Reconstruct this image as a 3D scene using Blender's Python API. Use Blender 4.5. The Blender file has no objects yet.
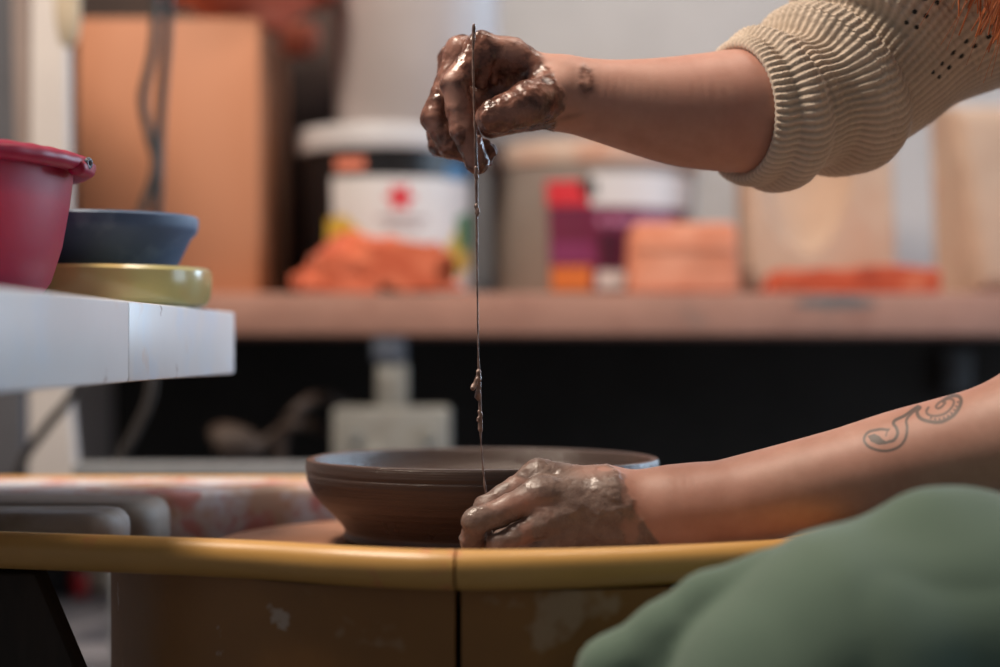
import bpy, bmesh, math, random
import numpy as np
from mathutils import Vector, Matrix
random.seed(4); np.random.seed(4)
PI = math.pi
SC = bpy.context.scene
COL = SC.collection

# ------------------------------------------------------------------ camera geometry
ZC = 0.74                     # camera height above the floor
FPX = 1750.0                  # focal length in pixels of the 1000 px wide frame
PITCH = math.atan(13.5 / FPX)
CP, SP = math.cos(PITCH), math.sin(PITCH)
def P(x, y, d):
    """world point seen at photograph position (x, y) at distance d in front of the camera"""
    u, v = (x - 500.0) / FPX, (333.5 - y) / FPX
    Y, Z = CP - v * SP, SP + v * CP
    t = d / Y
    return np.array([u * t, d, ZC + Z * t])
def V(x, y, z):               # z given relative to camera height
    return np.array([x, y, z + ZC])

# ------------------------------------------------------------------ materials
def lin(c):
    c = c / 255.0
    return c / 12.92 if c <= 0.04045 else ((c + 0.055) / 1.055) ** 2.4
def S(r, g, b): return (lin(r), lin(g), lin(b), 1.0)

class NT:
    def __init__(self, name):
        self.m = bpy.data.materials.new(name); self.m.use_nodes = True
        self.t = self.m.node_tree; self.n = self.t.nodes; self.l = self.t.links
        self.b = self.n['Principled BSDF']
    def node(self, kind, **kw):
        n = self.n.new(kind)
        for k, v in kw.items():
            if k in n.inputs.keys(): n.inputs[k].default_value = v
            else: setattr(n, k, v)
        return n
    def link(self, a, b): self.l.new(a, b)
    def coord(self, kind='Object'): return self.node('ShaderNodeTexCoord').outputs[kind]
    def noise(self, scale, detail=3, rough=0.55, vec=None, stretch=None):
        vec = vec or self.coord()
        if stretch:
            mp = self.node('ShaderNodeMapping'); mp.inputs['Scale'].default_value = stretch
            self.link(vec, mp.inputs['Vector']); vec = mp.outputs[0]
        n = self.node('ShaderNodeTexNoise', Scale=scale, Detail=detail, Roughness=rough)
        self.link(vec, n.inputs['Vector']); return n.outputs['Fac']
    def ramp(self, fac, stops):
        r = self.node('ShaderNodeValToRGB'); e = r.color_ramp.elements
        while len(e) < len(stops): e.new(0.5)
        for el, (p, c) in zip(e, stops): el.position = p; el.color = c
        self.link(fac, r.inputs['Fac']); return r.outputs['Color']
    def mix(self, fac, a, b):
        m = self.node('ShaderNodeMix', data_type='RGBA')
        for val, i in ((fac, 0), (a, 6), (b, 7)):
            if isinstance(val, (tuple, float, int)): m.inputs[i].default_value = val
            else: self.link(val, m.inputs[i])
        return m.outputs[2]
    def fmix(self, fac, a, b):
        m = self.node('ShaderNodeMix', data_type='FLOAT')
        for val, i in ((fac, 0), (a, 2), (b, 3)):
            if isinstance(val, (float, int)): m.inputs[i].default_value = val
            else: self.link(val, m.inputs[i])
        return m.outputs[0]
    def math(self, op, a, b=0.0):
        m = self.node('ShaderNodeMath', operation=op)
        for val, i in ((a, 0), (b, 1)):
            if isinstance(val, (float, int)): m.inputs[i].default_value = val
            else: self.link(val, m.inputs[i])
        return m.outputs[0]
    def attr(self, name): return self.node('ShaderNodeAttribute', attribute_name=name).outputs['Fac']
    def bump(self, h, strength=0.4, dist=0.002, normal=None):
        b = self.node('ShaderNodeBump', Strength=strength, Distance=dist)
        self.link(h, b.inputs['Height'])
        if normal: self.link(normal, b.inputs['Normal'])
        return b.outputs['Normal']
    def set(self, **kw):
        for k, v in kw.items():
            k = k.replace('_', ' ')
            if isinstance(v, (tuple, float, int)): self.b.inputs[k].default_value = v
            else: self.link(v, self.b.inputs[k])
        return self.m

MATS = {}
def speckled(name, c1, c2, scale=20, rough=0.6, bump=0.15, dist=0.001, stretch=None, spec=0.5, lo=0.35, hi=0.68, **kw):
    if name in MATS: return MATS[name]
    t = NT(name)
    f = t.noise(scale, 4, 0.6, stretch=stretch)
    t.set(Base_Color=t.ramp(f, [(lo, c1), (hi, c2)]), Roughness=rough, Specular_IOR_Level=spec, **kw)
    f2 = t.noise(scale * 6, 3, 0.6, stretch=stretch)
    t.set(Normal=t.bump(f2, bump, dist))
    MATS[name] = t.m
    return t.m

def stained(name, base, stains, rough=0.5, bump=0.15, dist=0.001, spec=0.5, vary=0.12, **kw):
    """base colour with blotches: stains = [(colour, noise scale, low, high, amount)]"""
    if name in MATS: return MATS[name]
    t = NT(name)
    f = t.noise(9, 4, 0.6)
    dk = tuple(c * (1 - vary) for c in base[:3]) + (1,)
    lt = tuple(min(1, c * (1 + vary)) for c in base[:3]) + (1,)
    col = t.ramp(f, [(0.3, dk), (0.7, lt)])
    for i, (c, sc, lo, hi, am) in enumerate(stains):
        mp = t.node('ShaderNodeMapping'); mp.inputs['Location'].default_value = (3.1 * i + 1, 7.7 * i, 1.3 * i)
        t.link(t.coord(), mp.inputs['Vector'])
        n = t.noise(sc, 4, 0.62, vec=mp.outputs[0])
        m = t.ramp(n, [(lo, (0, 0, 0, 1)), (hi, (am, am, am, 1))])
        col = t.mix(m, col, c)
    t.set(Base_Color=col, Roughness=rough, Specular_IOR_Level=spec, **kw)
    t.set(Normal=t.bump(t.noise(60, 3), bump, dist))
    MATS[name] = t.m
    return t.m

# ------------------------------------------------------------------ object helpers
def link(o, parent=None):
    COL.objects.link(o)
    if parent is not None:
        o.parent = parent
        o.matrix_parent_inverse = parent.matrix_world.inverted() if False else Matrix.Translation(-parent.location)
    return o
def tag(o, label=None, cat=None, group=None, kind=None):
    if label: o['label'] = label
    if cat: o['category'] = cat
    if group: o['group'] = group
    if kind: o['kind'] = kind
    return o
def thing(name, loc, label, cat, group=None):
    o = bpy.data.objects.new(name, None); o.empty_display_size = 0.03
    o.location = Vector([float(c) for c in loc]); COL.objects.link(o)
    return tag(o, label, cat, group)
def mesh_obj(name, verts, faces, m, parent=None, smooth=True, auto=None):
    me = bpy.data.meshes.new(name)
    verts = [tuple(float(c) for c in v) for v in verts]
    me.from_pydata(verts, [], [tuple(f) for f in faces]); me.validate(); me.update()
    bm = bmesh.new(); bm.from_mesh(me); bmesh.ops.recalc_face_normals(bm, faces=bm.faces); bm.to_mesh(me); bm.free()
    me.materials.append(m)
    if smooth:
        me.polygons.foreach_set('use_smooth', [True] * len(me.polygons))
        if auto: me.set_sharp_from_angle(angle=math.radians(auto))
    o = bpy.data.objects.new(name, me)
    return link(o, parent)
def bm_obj(name, bm, m, parent=None, smooth=True, auto=40):
    bmesh.ops.recalc_face_normals(bm, faces=bm.faces)
    me = bpy.data.meshes.new(name); bm.to_mesh(me); bm.free(); me.materials.append(m)
    if smooth:
        me.polygons.foreach_set('use_smooth', [True] * len(me.polygons))
        if auto: me.set_sharp_from_angle(angle=math.radians(auto))
    o = bpy.data.objects.new(name, me)
    return link(o, parent)
def box_bm(lo, hi, bevel=0.003, seg=2, bm=None, taper=1.0, mat=None):
    b = bmesh.new()
    bmesh.ops.create_cube(b, size=1.0)
    lo, hi = np.array(lo, float), np.array(hi, float)
    for v in b.verts:
        t = np.array(v.co) + 0.5
        p = lo + t * (hi - lo)
        if taper != 1.0 and t[2] > 0.5:
            c = (lo + hi) / 2; p[0] = c[0] + (p[0] - c[0]) * taper; p[1] = c[1] + (p[1] - c[1]) * taper
        v.co = p
    if bevel: bmesh.ops.bevel(b, geom=list(b.edges), offset=bevel, segments=seg, affect='EDGES', profile=0.5)
    if mat is not None: b.transform(mat)
    if bm is not None:
        me = bpy.data.meshes.new('tmp'); b.to_mesh(me); b.free(); bm.from_mesh(me); bpy.data.meshes.remove(me); return bm
    return b
def prism_bm(poly, y0, y1, bevel=0.003):
    """poly: (x, z) outline extruded from y0 to y1"""
    b = bmesh.new()
    f = b.faces.new([b.verts.new((x, y0, z)) for x, z in poly])
    r = bmesh.ops.extrude_face_region(b, geom=[f])
    for v in [g for g in r['geom'] if isinstance(g, bmesh.types.BMVert)]: v.co.y = y1
    if bevel: bmesh.ops.bevel(b, geom=list(b.edges), offset=bevel, segments=2, affect='EDGES', profile=.5)
    return b
def prismz_bm(poly, z0, z1, bevel=0.003, seg=3):
    b = bmesh.new()
    f = b.faces.new([b.verts.new((x, y, z0)) for x, y in poly])
    r = bmesh.ops.extrude_face_region(b, geom=[f])
    for v in [g for g in r['geom'] if isinstance(g, bmesh.types.BMVert)]: v.co.z = z1
    if bevel: bmesh.ops.bevel(b, geom=list(b.edges), offset=bevel, segments=seg, affect='EDGES', profile=.5)
    return b
def lathe(name, prof, c, m, parent=None, n=96, auto=35, wob=None, closed=False):
    """prof: list of (radius, z) from bottom axis round to the inside; c: (x, y, z0)"""
    vs, fs = [], []
    k = len(prof)
    for i in range(n):
        a = 2 * PI * i / n
        for j, (r, z) in enumerate(prof):
            rr, zz = (r, z) if wob is None else wob(a, r, z, j)
            vs.append((c[0] + rr * math.cos(a), c[1] + rr * math.sin(a), c[2] + zz))
    for i in range(n):
        for j in range(k - 1 + (1 if closed else 0)):
            j2 = (j + 1) % k
            fs.append((i * k + j, ((i + 1) % n) * k + j, ((i + 1) % n) * k + j2, i * k + j2))
    o = mesh_obj(name, vs, fs, m, parent)
    bm = bmesh.new(); bm.from_mesh(o.data)
    bmesh.ops.remove_doubles(bm, verts=bm.verts, dist=1e-6)
    bmesh.ops.recalc_face_normals(bm, faces=bm.faces); bm.to_mesh(o.data); bm.free()
    o.data.polygons.foreach_set('use_smooth', [True] * len(o.data.polygons))
    if auto: o.data.set_sharp_from_angle(angle=math.radians(auto))
    return o
def catmull(pts, n=8, closed=False):
    pts = [np.array(p, float) for p in pts]; out = []
    N = len(pts)
    rng = range(N) if closed else range(N - 1)
    for i in rng:
        p1, p2 = pts[i], pts[(i + 1) % N]
        p0 = pts[i - 1] if (i > 0 or closed) else 2 * p1 - p2
        p3 = pts[(i + 2) % N] if (i + 2 < N or closed) else 2 * p2 - p1
        for k in range(n):
            t = k / n
            out.append(0.5 * (2 * p1 + (p2 - p0) * t + (2 * p0 - 5 * p1 + 4 * p2 - p3) * t * t + (3 * p1 - p0 - 3 * p2 + p3) * t ** 3))
    if not closed: out.append(pts[-1])
    return out
def tube_geo(path, radii, nseg=10, vs=None, fs=None):
    vs = [] if vs is None else vs; fs = [] if fs is None else fs
    base = len(vs); n = len(path)
    up = np.array([0.31, 0.77, 0.55])
    for i, p in enumerate(path):
        t = path[min(i + 1, n - 1)] - path[max(i - 1, 0)]; t = t / (np.linalg.norm(t) + 1e-12)
        a = np.cross(t, up); a /= np.linalg.norm(a) + 1e-12; b = np.cross(t, a)
        r = radii[i] if hasattr(radii, '__len__') else radii
        for k in range(nseg):
            q = 2 * PI * k / nseg
            vs.append(p + r * (math.cos(q) * a + math.sin(q) * b))
    for i in range(n - 1):
        for k in range(nseg):
            k2 = (k + 1) % nseg
            fs.append((base + i * nseg + k, base + i * nseg + k2, base + (i + 1) * nseg + k2, base + (i + 1) * nseg + k))
    fs.append(tuple(base + k for k in range(nseg))[::-1]); fs.append(tuple(base + (n - 1) * nseg + k for k in range(nseg)))
    return vs, fs
def tube(name, path, radii, m, parent=None, nseg=10):
    vs, fs = tube_geo(path, radii, nseg)
    return mesh_obj(name, vs, fs, m, parent)
def wrap_patch(name, poly, c, r, m, parent, thick=0.0006, sub=0.01):
    """outline poly in (arc metres, z) wrapped on a cylinder of radius r about (cx, cy), facing the camera"""
    bm = bmesh.new()
    f = bm.faces.new([bm.verts.new((u, 0, z)) for u, z in poly])
    us = [u for u, _ in poly]; u0, u1 = min(us), max(us)
    k = u0 + sub
    while k < u1:
        bmesh.ops.bisect_plane(bm, geom=list(bm.verts) + list(bm.edges) + list(bm.faces), plane_co=(k, 0, 0), plane_no=(1, 0, 0))
        k += sub
    r0 = bmesh.ops.extrude_face_region(bm, geom=list(bm.faces))
    top = {g for g in r0['geom'] if isinstance(g, bmesh.types.BMVert)}
    for v in bm.verts:
        a = v.co.x / r - PI / 2; rr = r + (thick if v in top else 0.00005)
        v.co = Vector((c[0] + rr * math.cos(a), c[1] + rr * math.sin(a), v.co.z))
    return bm_obj(name, bm, m, parent, auto=30)

# numpy value noise
_h = np.random.RandomState(7).rand(64, 64, 64)
def vnoise(p, s):
    q = p * s; i = np.floor(q).astype(int); f = q - i; f = f * f * (3 - 2 * f)
    out = 0
    for a in (0, 1):
        for b in (0, 1):
            for c in (0, 1):
                w = (f[:, 0] if a else 1 - f[:, 0]) * (f[:, 1] if b else 1 - f[:, 1]) * (f[:, 2] if c else 1 - f[:, 2])
                out = out + w * _h[(i[:, 0] + a) % 64, (i[:, 1] + b) % 64, (i[:, 2] + c) % 64]
    return out
def fbm(p, s, o=3):
    return sum(vnoise(p, s * 2 ** k) * 0.5 ** k for k in range(o)) / sum(0.5 ** k for k in range(o))

# ------------------------------------------------------------------ distance-field modelling
def smin(a, b, k):
    h = np.maximum(k - np.abs(a - b), 0.0) / k
    return np.minimum(a, b) - h * h * k * 0.25
class Seg:
    def __init__(s, a, b, ra, rb, n=None, w=1.0):
        s.a, s.b, s.ra, s.rb, s.w = np.array(a, float), np.array(b, float), ra, rb, w
        s.n = None if n is None else np.array(n, float) / np.linalg.norm(n)
    def d(s, p):
        q = p - s.a; e = s.b - s.a
        if s.n is not None:
            q = q + np.outer(q @ s.n, s.n) * (1 / s.w - 1); e = e + (e @ s.n) * s.n * (1 / s.w - 1)
        t = np.clip((q @ e) / max(e @ e, 1e-12), 0, 1)
        v = q - t[:, None] * e
        return np.sqrt((v * v).sum(1)) - (s.ra + t * (s.rb - s.ra))
class Group:
    """segments blended together with k; children = [(group, k, op)]"""
    def __init__(s, segs, k=0.004):
        s.segs, s.k = segs, k
        pts = np.array([x for g in segs for x in (g.a, g.b)]); rm = max(max(g.ra, g.rb) * max(1, g.w) for g in segs)
        s.c = (pts.min(0) + pts.max(0)) / 2; s.r = np.sqrt(((pts - s.c) ** 2).sum(1)).max() + rm
    def d(s, p, bc=None, br=0):
        if bc is not None and np.linalg.norm(bc - s.c) - s.r - br > 0.03: return None
        out = None
        for g in s.segs:
            x = g.d(p); out = x if out is None else smin(out, x, s.k)
        return out
def chain(pts, rad, k=0.004, n=None, w=1.0):
    return Group([Seg(pts[i], pts[i + 1], rad[i], rad[i + 1], n, w) for i in range(len(pts) - 1)], k)
def comb(parts, p, bc, br):
    """parts: list of (callable or Group, k)"""
    out = None
    for g, k in parts:
        x = g.d(p, bc, br) if isinstance(g, Group) else g(p, bc, br)
        if x is None: continue
        out = x if out is None else smin(out, x, k)
    return out
def axis_pts(spans):
    xs = []
    for a, b, h in spans:
        xs += list(np.arange(a, b - h * 0.4, h))
    xs.append(spans[-1][1]); return np.array(xs)
def surface_nets(f, xs, ys, zs, B=28):
    NX, NY, NZ = len(xs), len(ys), len(zs)
    blocks = [(i, j, k) for i in range(1, NX - 1, B) for j in range(1, NY - 1, B) for k in range(1, NZ - 1, B)]
    lo = np.array([[xs[i - 1], ys[j - 1], zs[k - 1]] for i, j, k in blocks])
    hi = np.array([[xs[min(i + B, NX - 1)], ys[min(j + B, NY - 1)], zs[min(k + B, NZ - 1)]] for i, j, k in blocks])
    cen = (lo + hi) / 2; half = np.linalg.norm(hi - lo, axis=1) / 2
    d = f(cen, None, 0)
    VI, VP, FI = [], [], []
    for bi in np.nonzero(np.abs(d) < half * 1.25 + 0.006)[0]:
        i0, j0, k0 = blocks[bi]
        I = np.arange(i0 - 1, min(i0 + B, NX - 1) + 1); J = np.arange(j0 - 1, min(j0 + B, NY - 1) + 1); K = np.arange(k0 - 1, min(k0 + B, NZ - 1) + 1)
        G = np.stack(np.meshgrid(xs[I], ys[J], zs[K], indexing='ij'), -1)
        sh = G.shape[:3]
        v = f(G.reshape(-1, 3), cen[bi], half[bi])
        if v is None: continue
        v = v.reshape(sh); ins = v < 0
        if not ins.any() or ins.all(): continue
        cs = sum(ins[a:sh[0] - 1 + a, b:sh[1] - 1 + b, c:sh[2] - 1 + c].astype(int) for a in (0, 1) for b in (0, 1) for c in (0, 1))
        ci, cj, ck = np.nonzero((cs > 0) & (cs < 8))
        acc = np.zeros((len(ci), 3)); cnt = np.zeros(len(ci))
        for ax in range(3):
            for a in (0, 1):
                for b in (0, 1):
                    o1 = [0, 0, 0]; oth = [q for q in range(3) if q != ax]; o1[oth[0]] = a; o1[oth[1]] = b
                    o2 = list(o1); o2[ax] = 1
                    A = (ci + o1[0], cj + o1[1], ck + o1[2]); Bb = (ci + o2[0], cj + o2[1], ck + o2[2])
                    va, vb = v[A], v[Bb]; m = (va < 0) != (vb < 0)
                    t = np.where(m, va / np.where(m, va - vb, 1), 0)[:, None]
                    acc += np.where(m[:, None], G[A] * (1 - t) + G[Bb] * t, 0); cnt += m
        gid = ((ci + I[0]) * NY + (cj + J[0])) * NZ + (ck + K[0])
        VI.append(gid); VP.append(acc / cnt[:, None])
        for ax in range(3):
            sl1 = [slice(1, s - 1) for s in sh]; sl2 = list(sl1)
            sl2[ax] = slice(2, sh[ax])
            a, b = ins[tuple(sl1)], ins[tuple(sl2)]
            e = np.nonzero(a != b)
            if len(e[0]) == 0: continue
            flip = a[e]
            idx = [e[0] + 1 + I[0], e[1] + 1 + J[0], e[2] + 1 + K[0]]
            o1, o2 = [(1, 2), (2, 0), (0, 1)][ax]
            q = []
            for da, db in ((1, 1), (0, 1), (0, 0), (1, 0)):
                c = [x.copy() for x in idx]; c[o1] -= da; c[o2] -= db
                q.append((c[0] * NY + c[1]) * NZ + c[2])
            q = np.stack(q, 1)
            q = np.where(flip[:, None], q, q[:, ::-1])
            FI.append(q)
    VI = np.concatenate(VI); VP = np.concatenate(VP); FI = np.concatenate(FI)
    u, ix = np.unique(VI, return_index=True)
    Fm = np.searchsorted(u, FI)
    ok = (Fm < len(u)).all(1); ok &= (u[np.minimum(Fm, len(u) - 1)] == FI).all(1)
    return VP[ix], Fm[ok]
def largest(v, f):
    par = list(range(len(v)))
    def find(a):
        while par[a] != a: par[a] = par[par[a]]; a = par[a]
        return a
    for q in f.tolist():
        a = find(q[0])
        for c in q[1:]:
            b = find(c)
            if a != b: par[b] = a
    lab = np.array([find(i) for i in range(len(v))])
    keep = lab == np.bincount(lab).argmax(); ix = np.cumsum(keep) - 1
    return v[keep], ix[f[keep[f].all(1)]]
def vert_normals(v, f):
    n = np.cross(v[f[:, 2]] - v[f[:, 0]], v[f[:, 3]] - v[f[:, 1]])
    out = np.zeros_like(v)
    for c in range(4): np.add.at(out, f[:, c], n)
    return out / (np.linalg.norm(out, axis=1, keepdims=True) + 1e-15)
def relax(v, f, it=1, lam=0.5):
    for _ in range(it):
        acc = np.zeros_like(v); cnt = np.zeros(len(v))
        for a, b in ((0, 1), (1, 2), (2, 3), (3, 0)):
            np.add.at(acc, f[:, a], v[f[:, b]]); np.add.at(cnt, f[:, a], 1)
            np.add.at(acc, f[:, b], v[f[:, a]]); np.add.at(cnt, f[:, b], 1)
        v = v * (1 - lam) + lam * acc / np.maximum(cnt, 1)[:, None]
    return v
def fast_mesh(name, v, f, m, parent=None):
    me = bpy.data.meshes.new(name)
    me.vertices.add(len(v)); me.vertices.foreach_set('co', v.astype(np.float32).ravel())
    k = f.shape[1]
    me.loops.add(f.size); me.loops.foreach_set('vertex_index', f.astype(np.int32).ravel())
    me.polygons.add(len(f)); me.polygons.foreach_set('loop_start', np.arange(0, f.size, k, dtype=np.int32))
    me.update(calc_edges=True); me.validate()
    me.polygons.foreach_set('use_smooth', [True] * len(me.polygons))
    me.materials.append(m)
    return link(bpy.data.objects.new(name, me), parent)
def set_attr(o, name, val):
    a = o.data.attributes.new(name, 'FLOAT', 'POINT'); a.data.foreach_set('value', np.asarray(val, np.float32))
# ================================================================== the room
M_wall = speckled('wall_paint', S(176, 175, 176), S(186, 185, 186), scale=6, rough=0.85, bump=0.05)
M_shadewall = speckled('shelf_shade_paint', S(44, 41, 38), S(52, 49, 46), scale=5, rough=0.9, bump=0.05, spec=.05)
M_floor = speckled('grey_floor', S(92, 90, 96), S(120, 118, 124), scale=7, rough=0.7, bump=0.1)
WY = 2.86
def struct(name, bm, m):
    return tag(bm_obj(name, bm, m, None, smooth=False), kind='structure')
struct('floor', box_bm((-2.2, -1.6, -0.05), (2.9, WY + 0.1, 0.0), 0), M_floor)
BX0, BX1, BZ0, BZ1 = 1.10, 1.90, 0.80, 1.95      # window in the back wall, past the end of the shelf
wb = bmesh.new()
for lo, hi in (((-2.2, WY, 0), (BX0, WY + .1, 2.75)), ((BX1, WY, 0), (2.9, WY + .1, 2.75)), ((BX0, WY, 0), (BX1, WY + .1, BZ0)), ((BX0, WY, BZ1), (BX1, WY + .1, 2.75))):
    box_bm(lo, hi, 0, bm=wb)
struct('wall_back', wb, M_wall)
struct('wall_left', box_bm((-2.3, -1.6, 0.0), (-2.2, WY, 2.75), 0), M_wall)
wr = bmesh.new()        # right wall with a window opening
WX, WY0, WY1, WZ0, WZ1 = 2.5, 0.45, 2.35, 0.45, 1.85
for lo, hi in (((WX, -1.6, 0), (WX + 0.1, WY0, 2.75)), ((WX, WY1, 0), (WX + 0.1, WY, 2.75)), ((WX, WY0, 0), (WX + 0.1, WY1, WZ0)), ((WX, WY0, WZ1), (WX + 0.1, WY1, 2.75))):
    box_bm(lo, hi, 0, bm=wr)
struct('wall_right', wr, M_wall)
M_white_paint = speckled('white_frame_paint', S(222, 220, 214), S(235, 233, 228), scale=8, rough=0.5, bump=0.05)
wf = bmesh.new()
for lo, hi in (((WX + 0.02, WY0, WZ0), (WX + 0.08, WY0 + 0.05, WZ1)), ((WX + 0.02, WY1 - 0.05, WZ0), (WX + 0.08, WY1, WZ1)), ((WX + 0.02, WY0, WZ0), (WX + 0.08, WY1, WZ0 + 0.05)), ((WX + 0.02, WY0, WZ1 - 0.05), (WX + 0.08, WY1, WZ1)), ((WX + 0.03, 1.38, WZ0), (WX + 0.07, 1.42, WZ1))):
    box_bm(lo, hi, 0.004, bm=wf)
struct('window_1', wf, M_white_paint)
wf = bmesh.new()
for lo, hi in (((BX0, WY + .02, BZ0), (BX0 + .05, WY + .08, BZ1)), ((BX1 - .05, WY + .02, BZ0), (BX1, WY + .08, BZ1)), ((BX0, WY + .02, BZ0), (BX1, WY + .08, BZ0 + .05)), ((BX0, WY + .02, BZ1 - .05), (BX1, WY + .08, BZ1))):
    box_bm(lo, hi, .004, bm=wf)
struct('window_2', wf, M_white_paint)
# dark panel under the back shelf: the wall's shade is put into its colour
struct('wall_back.001', box_bm((-0.62, 2.80, 0.0), (1.05, 2.855, ZC + 0.02), 0.002), M_shadewall)
# pale post and grey panel on the left
M_post = speckled('cream_post_paint', S(200, 192, 188), S(214, 206, 200), scale=5, rough=0.6, bump=0.05)
M_taupe = speckled('taupe_paint', S(136, 120, 114), S(150, 134, 128), scale=5, rough=0.7, bump=0.05)
M_bluegrey = speckled('blue_grey_paint', S(84, 84, 90), S(98, 98, 104), scale=4, rough=0.7, bump=0.05)
def xz(x, y, d): p = P(x, y, d); return (p[0], p[2])
pd = 2.05
struct('trim_1', prism_bm([xz(31, -120, pd), xz(65, -120, pd), xz(68, 150, pd), xz(69, 390, pd), xz(84, 560, pd), xz(27, 560, pd)], pd, pd + 0.025, 0.004), M_post)
struct('trim_2', prism_bm([xz(8, -120, pd + .02), xz(30.5, -120, pd + .02), xz(30.5, 300, pd + .02), xz(18, 300, pd + .02)], pd + .02, pd + 0.05, 0.003), M_taupe)
struct('trim_3', prism_bm([xz(-420, -120, pd + .05), xz(10, -120, pd + .05), xz(21, 300, pd + .05), xz(25, 620, pd + .05), xz(-420, 620, pd + .05)], pd + .051, pd + 0.08, 0.003), M_bluegrey)

# ================================================================== back shelf
SD = 2.30                     # front edge of the shelf
SZ1, SZ0 = P(500, 293, SD)[2], P(500, 335, SD)[2]
M_shelf = stained('worn_pink_wood', S(172, 128, 112), [(S(150, 106, 92), 14, 0.5, 0.7, 0.6), (S(200, 92, 66), 9, 0.66, 0.74, 0.7), (S(118, 116, 112), 5, 0.66, 0.72, 0.7)], rough=0.75)
t = thing('wall_shelf', (0.3, SD, SZ0), 'long pinkish wooden shelf board along the back wall carrying buckets and plaster moulds', 'shelf')
bm_obj('board', box_bm((-0.75, SD, SZ0), (1.05, 2.795, SZ1), 0.004), M_shelf, t)
M_slate = speckled('slate_stain', S(96, 100, 102), S(120, 120, 120), scale=30, rough=0.8)
def blob(cx, cy, rx, ry, n=28, seed=0, am=0.18):
    r = random.Random(seed); ph = [r.uniform(0, 6.28) for _ in range(4)]
    out = []
    for i in range(n):
        a = 2 * PI * i / n
        k = 1 + am * (math.sin(2 * a + ph[0]) * .5 + math.sin(3 * a + ph[1]) * .4 + math.sin(5 * a + ph[2]) * .25)
        out.append((cx + rx * k * math.cos(a), cy + ry * k * math.sin(a)))
    return out
def decal(name, pts, y, m, parent, th=0.0008):
    return bm_obj(name, prism_bm(pts, y, y - th, 0), m, parent, smooth=False)
sx, sz = xz(836, 302, SD)
tag(decal('stain', blob(sx, sz, 0.048, 0.008, seed=3), SD - 0.0001, M_slate, t), 'dark slate smear on the front edge')

# shelf support: grey block with a stem
M_galv = stained('chalky_grey_metal', S(136, 134, 128), [(S(104, 92, 80), 18, 0.56, 0.7, 0.6), (S(172, 170, 160), 30, 0.55, 0.65, 0.6)], rough=0.6)
M_bluemetal = speckled('blue_grey_metal', S(70, 76, 88), S(92, 98, 110), scale=30, rough=0.5)
D = 2.28
t = thing('shelf_stand', P(391, 640, D) * np.array([1, 1, 0]) + np.array([0, 0, .385]), 'chalky grey metal block with an upright stem holding up the back shelf', 'stand')
a0, a1 = P(332, 408, D), P(449, 408, D)
bm_obj('base_block', box_bm((a0[0], D, 0.385), (a1[0], D + 0.10, a0[2]), 0.006), M_galv, t)
b0, b1 = P(376, 408, D + .03), P(407, 362, D + .03)
bm_obj('stem', box_bm((b0[0], D + .03, a0[2] - .004), (b1[0], D + 0.07, b1[2]), 0.005), M_galv, t)
c0, c1 = P(372, 362, D + .025), P(405, 334, D + .025)
bm_obj('collar', box_bm((c0[0], D + .025, c0[2]), (c1[0], D + 0.075, SZ0), 0.004), M_bluemetal, t)
for x in (354, 428):
    q = P(x, 434, D)
    b = bmesh.new(); bmesh.ops.create_cone(b, segments=24, radius1=.011, radius2=.009, depth=.008, cap_ends=True)
    b.transform(Matrix.Translation((q[0], D - .003, q[2])) @ Matrix.Rotation(PI / 2, 4, 'X'))
    bm_obj('bolt', b, M_galv, t)

# low platform behind the wheel, with clutter seen through the gap under the tray
M_plat = speckled('grey_platform', S(104, 102, 108), S(124, 122, 128), scale=9, rough=0.7)
t = thing('low_platform', (-0.6, 2.3, 0), 'low grey platform by the back wall seen under the yellow tray', 'platform')
bm_obj('top', box_bm((-1.3, 2.02, 0.345), (0.4, 2.79, 0.385), 0.004), M_plat, t)
for x in (-1.25, 0.33):
    for y in (2.07, 2.72): bm_obj('leg', box_bm((x, y, 0), (x + .05, y + .05, 0.347), 0.003), M_plat, t)
M_redplastic = speckled('red_plastic', S(190, 20, 24), S(214, 30, 32), scale=12, rough=0.35)
M_cream = speckled('cream_plaster', S(190, 172, 150), S(206, 190, 168), scale=18, rough=0.8)
M_blackplastic = speckled('black_plastic', S(18, 18, 20), S(26, 26, 28), scale=16, rough=0.4)
q = P(79, 590, 2.5)
o = lathe('jar', [(0, 0), (.011, 0), (.012, .003), (.012, .026), (.009, .031), (.009, .038), (0, .038)], (q[0], 2.5, .385), M_redplastic, n=32)
tag(o, 'small red jar on the low grey platform', 'jar')
q = P(99, 590, 2.56)
o = bm_obj('plaster_block', box_bm((q[0] - .02, 2.54, .385), (q[0] + .02, 2.6, .425), .006), M_cream); tag(o, 'cream plaster block on the low platform beside the red jar', 'plaster block')
q = P(40, 575, 2.55)
t = thing('storage_tray', (q[0], 2.55, .385), 'shallow black storage tray on the low grey platform', 'tray')
bm_obj('base', box_bm((q[0] - .09, 2.48, .385), (q[0] + .055, 2.64, .391), .002), M_blackplastic, t)
for lo, hi in (((-.09, -.07), (.055, -.064)), ((-.09, .084), (.055, .09)), ((-.09, -.07), (-.084, .09)), ((.049, -.07), (.055, .09))):
    bm_obj('side', box_bm((q[0] + lo[0], 2.55 + lo[1], .387), (q[0] + hi[0], 2.55 + hi[1], .425), .002), M_blackplastic, t)
# grey rail behind the wheel
M_rail = speckled('grey_rail', S(120, 124, 128), S(140, 142, 146), scale=12, rough=0.5)
t = thing('trestle_rail', (-0.3, 1.9, 0), 'dull grey rail just behind the back rim of the yellow tray', 'rail')
zr = P(200, 463, 1.9)[2]
bm_obj('bar', box_bm((-.46, 1.88, zr - .03), (.12, 1.93, zr), .004), M_rail, t)
for x in (-.42, .05): bm_obj('leg', box_bm((x, 1.885, 0), (x + .03, 1.925, zr - .028), .003), M_rail, t)
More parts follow.
